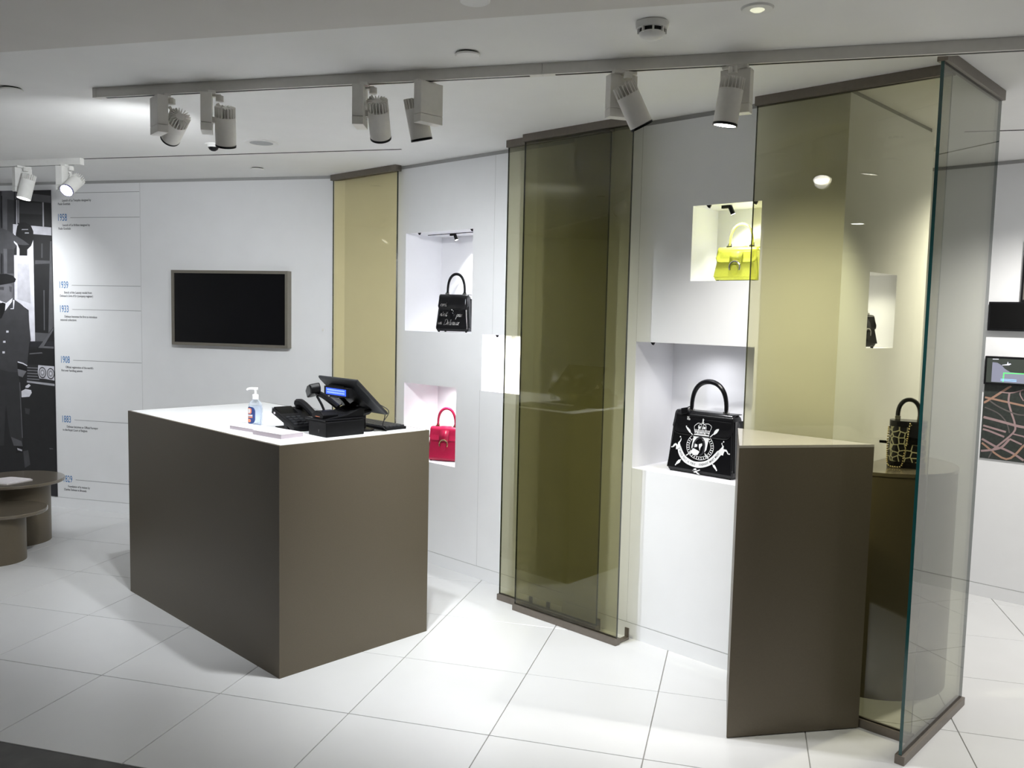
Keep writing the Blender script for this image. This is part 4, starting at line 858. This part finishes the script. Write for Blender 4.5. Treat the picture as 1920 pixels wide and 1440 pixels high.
dsp = MB().box(0.428, 0.452, 0.095, 0.305, 0.175, 0.222).build('customer_display', 'black', po, bevel=0.003)
MB().box(0.4265, 0.4282, 0.118, 0.285, 0.183, 0.214).build('lcd', 'lcd_blue', dsp)
mb = MB()
for r_ in range(2):
    for k in range(16): mb.box(0.4258, 0.4266, 0.275-k*0.0094-0.006, 0.275-k*0.0094, 0.190+r_*0.012, 0.197+r_*0.012)
mb.build('lcd_text', 'lcd_text', dsp)
MB().tube([(0.44, 0.20, 0.185), (0.47, 0.20, 0.16), (0.50, 0.20, 0.12)], 0.010, 8).build('display_bracket', 'black', po, smooth=True)
MB().prism([(0.46, 0.165), (0.515, 0.12), (0.53, 0.13), (0.475, 0.178)], 0.22, 0.31, 'y').build('card_reader', 'mon_grey', po, bevel=0.002)
mb = MB()
for pts in ([(0.60, 0.10, 0.12), (0.64, 0.09, 0.09), (0.62, 0.08, 0.03), (0.66, 0.10, 0.004)], [(0.575, 0.12, 0.155), (0.63, 0.05, 0.11), (0.60, 0.045, 0.06)], [(0.49, 0.26, 0.12), (0.54, 0.27, 0.16), (0.50, 0.28, 0.2)]): mb.tube(smoothpath(pts, 6), 0.0022, 6)
mb.build('cable', 'black', po, smooth=True)
g = text_mb('Y', 0.022, 0.7); g.v = [(0.2893, 0.142-v[0], 0.018+v[1]) for v in g.v]; g.build('printed_mark', 'print_grey', po)
# barcode scanner on its stand
sc = thing('barcode_scanner', 'black barcode scanner on a gooseneck stand atop the terminal box', 'barcode scanner', K(0.165, 0.335, CT+0.083), AC)
MB().prism([(-0.045, 0.0), (0.045, 0.0), (0.05, 0.018), (0.02, 0.036), (-0.02, 0.036), (-0.05, 0.018)], -0.035, 0.05, 'x').build('base', 'black', sc, bevel=0.004)
MB().tube(smoothpath([(0.01, 0.01, 0.03), (0.005, 0.025, 0.06), (-0.005, 0.05, 0.10)], 5), 0.006, 8).build('gooseneck', 'black', sc, smooth=True)
st = MB().prism([(-0.05, -0.018), (0.03, -0.028), (0.05, -0.01), (0.05, 0.015), (0.0, 0.026), (-0.045, 0.020)], -0.026, 0.026, 'x'); st.xf(Matrix.Translation((-0.01, 0.075, 0.128)) @ Matrix.Rotation(-0.5, 4, 'X') @ Matrix.Rotation(PI*0.9, 4, 'Z'))
st.build('head', 'black', sc, bevel=0.006)
st = MB().box(-0.022, 0.022, -0.054, -0.049, -0.014, 0.016); st.xf(Matrix.Translation((-0.01, 0.075, 0.128)) @ Matrix.Rotation(-0.5, 4, 'X') @ Matrix.Rotation(PI*0.9, 4, 'Z')); st.build('scan_window', 'screen', sc)
MB().tube(smoothpath([(0.0, 0.06, 0.115), (0.02, 0.03, 0.10), (0.05, -0.01, 0.065), (0.06, -0.03, 0.05)], 5), [0.014]*16, 8).build('grip', 'black', sc, smooth=True)
MB().box(-0.036, -0.0345, -0.02, 0.015, 0.008, 0.011).build('status_stripe', 'label_orange', sc)
# keyboard
kb = thing('keyboard', 'black keyboard beside the terminal at the counter edge', 'keyboard', K(0.32, 0.72, CT+0.001), AC)
MB().box(-0.065, 0.065, -0.22, 0.2, 0.0, 0.014).build('case', 'black_matte', kb, bevel=0.003)
mb = MB()
for i in range(5):
    for j in range(18): mb.box(-0.058+i*0.024, -0.038+i*0.024, -0.21+j*0.0222, -0.192+j*0.0222, 0.014, 0.021)
k_ = mb.build('keys', 'mon_grey', kb)

# ================================================================ RIGHT WALL: screens and map
def wall_screen(name, label, cat, s0, s1, z0_, z1_, mt, dpt=0.03):
    o = thing(name, label, cat, (0,0,0), AD)
    MB().box(s0, s1, RWN-dpt, RWN-0.0005, z0_, z1_).build('housing', 'black', o, bevel=0.002)
    MB().box(s0+0.012, s1-0.012, RWN-dpt-0.001, RWN-dpt+0.002, z0_+0.012, z1_-0.012).build('screen', mt, o)
    return o
wall_screen('wall_screen', 'switched-off black screen on the far right wall', 'screen', -1.478, -1.05, 1.605, 1.775, 'screen_panel')
wall_screen('wall_screen', 'dark upright panel above the switched-off screen at the right edge', 'screen', -1.315, -1.10, 1.776, 2.14, 'picture')
dm = wall_screen('wall_display', 'small display showing a dark landscape with green outlines above the map', 'display', -1.478, -1.02, 1.288, 1.455, 'disp_land')
yy = RWN-0.0315
def dpoly(pts, mt, k=0, y=yy, parent=dm, nm='screen_picture'):
    MB().add([(x/1000, y-0.0002*k, z/1000) for x, z in pts], [tuple(range(len(pts)))]).build(nm, mt, parent)
dpoly([(-1437,1304),(-1030,1304),(-1030,1355),(-1340,1366),(-1370,1385),(-1385,1402),(-1410,1418),(-1437,1420)], 'disp_bg')
dpoly([(-1437,1436),(-1405,1437),(-1405,1441),(-1437,1440)], 'disp_white', 1)
dpoly([(-1385,1404),(-1350,1406),(-1338,1414),(-1345,1418),(-1352,1414),(-1356,1428),(-1360,1412),(-1385,1407)], 'disp_white', 1)
dpoly([(-1378,1308),(-1372,1308),(-1370,1362),(-1376,1362)], 'disp_green', 2); dpoly([(-1376,1357),(-1040,1362),(-1040,1366),(-1376,1362)], 'disp_green', 2)
for z in (1313, 1321): dpoly([(-1388,z),(-1305,z),(-1305,z+4),(-1388,z+4)], 'disp_blue', 3)
mp = thing('wall_map', 'printed dark green city map with pinkish roads on the far right wall', 'map', (0,0,0), AD)
MB().box(-1.478, -0.62, RWN-0.006, RWN-0.0005, 0.842, 1.287).build('board', 'map_green', mp)
ROADS = [(22,1,[(-1476,1174),(-1435,1204),(-1336,1286)]),(20,1,[(-1471,1207),(-1434,1202),(-1265,1175)]),(12,0,[(-1394,1245),(-1338,1244),(-1293,1258),(-1271,1268)]),
(18,0,[(-1343,1241),(-1344,1191),(-1326,1130),(-1304,1064),(-1310,1010),(-1411,898)]),(14,2,[(-1446,1190),(-1389,1155),(-1307,1124),(-1261,1120)]),(12,2,[(-1469,1148),(-1420,1131),(-1381,1108),(-1346,1065),(-1328,1008)]),
(26,0,[(-1472,1089),(-1360,1068),(-1303,1056),(-1257,1050)]),(20,0,[(-1470,1038),(-1347,1012)]),(20,0,[(-1471,1016),(-1437,1009),(-1354,982)]),(22,0,[(-1472,957),(-1388,916),(-1364,914),(-1302,890),(-1245,856)]),
(20,1,[(-1471,933),(-1335,852),(-1250,944)]),(22,0,[(-1473,884),(-1416,897),(-1365,919),(-1326,972)]),(18,0,[(-1326,974),(-1260,948)]),(14,0,[(-1309,1005),(-1253,996)]),(12,2,[(-1413,889),(-1429,847)]),(10,0,[(-1284,1264),(-1287,1238),(-1267,1203)]),
(20,1,[(-1265,1175),(-1000,1120),(-640,1150)]),(26,0,[(-1257,1050),(-900,1000),(-640,1010)]),(18,0,[(-1250,944),(-1050,1100),(-900,1280)]),(14,2,[(-1261,1120),(-1100,1160),(-1000,1280)]),(20,0,[(-1253,996),(-1000,900),(-700,850)]),(16,0,[(-1100,850),(-1000,1000),(-850,1080),(-640,1240)])]
for i, (w, c, pts) in enumerate(ROADS):
    P = smoothpath([(x/1000, z/1000, 0) for x, z in pts], 5); vs = []; n_ = len(P); y = RWN-0.0063-0.00008*i
    for k, p in enumerate(P):
        t = (P[min(k+1, n_-1)]-P[max(k-1, 0)]).normalized(); q = Vector((-t.y, t.x, 0))*w/6*1.05/2000*3.2
        for s_ in (p+q, p-q): vs.append((max(-1.4775, s_.x), y, min(1.2865, max(0.8425, s_.y))))
    MB().add(vs, [(2*k, 2*k+1, 2*k+3, 2*k+2) for k in range(n_-1)]).build('road_print', ('map_pink', 'map_tan', 'map_grey')[c], mp)
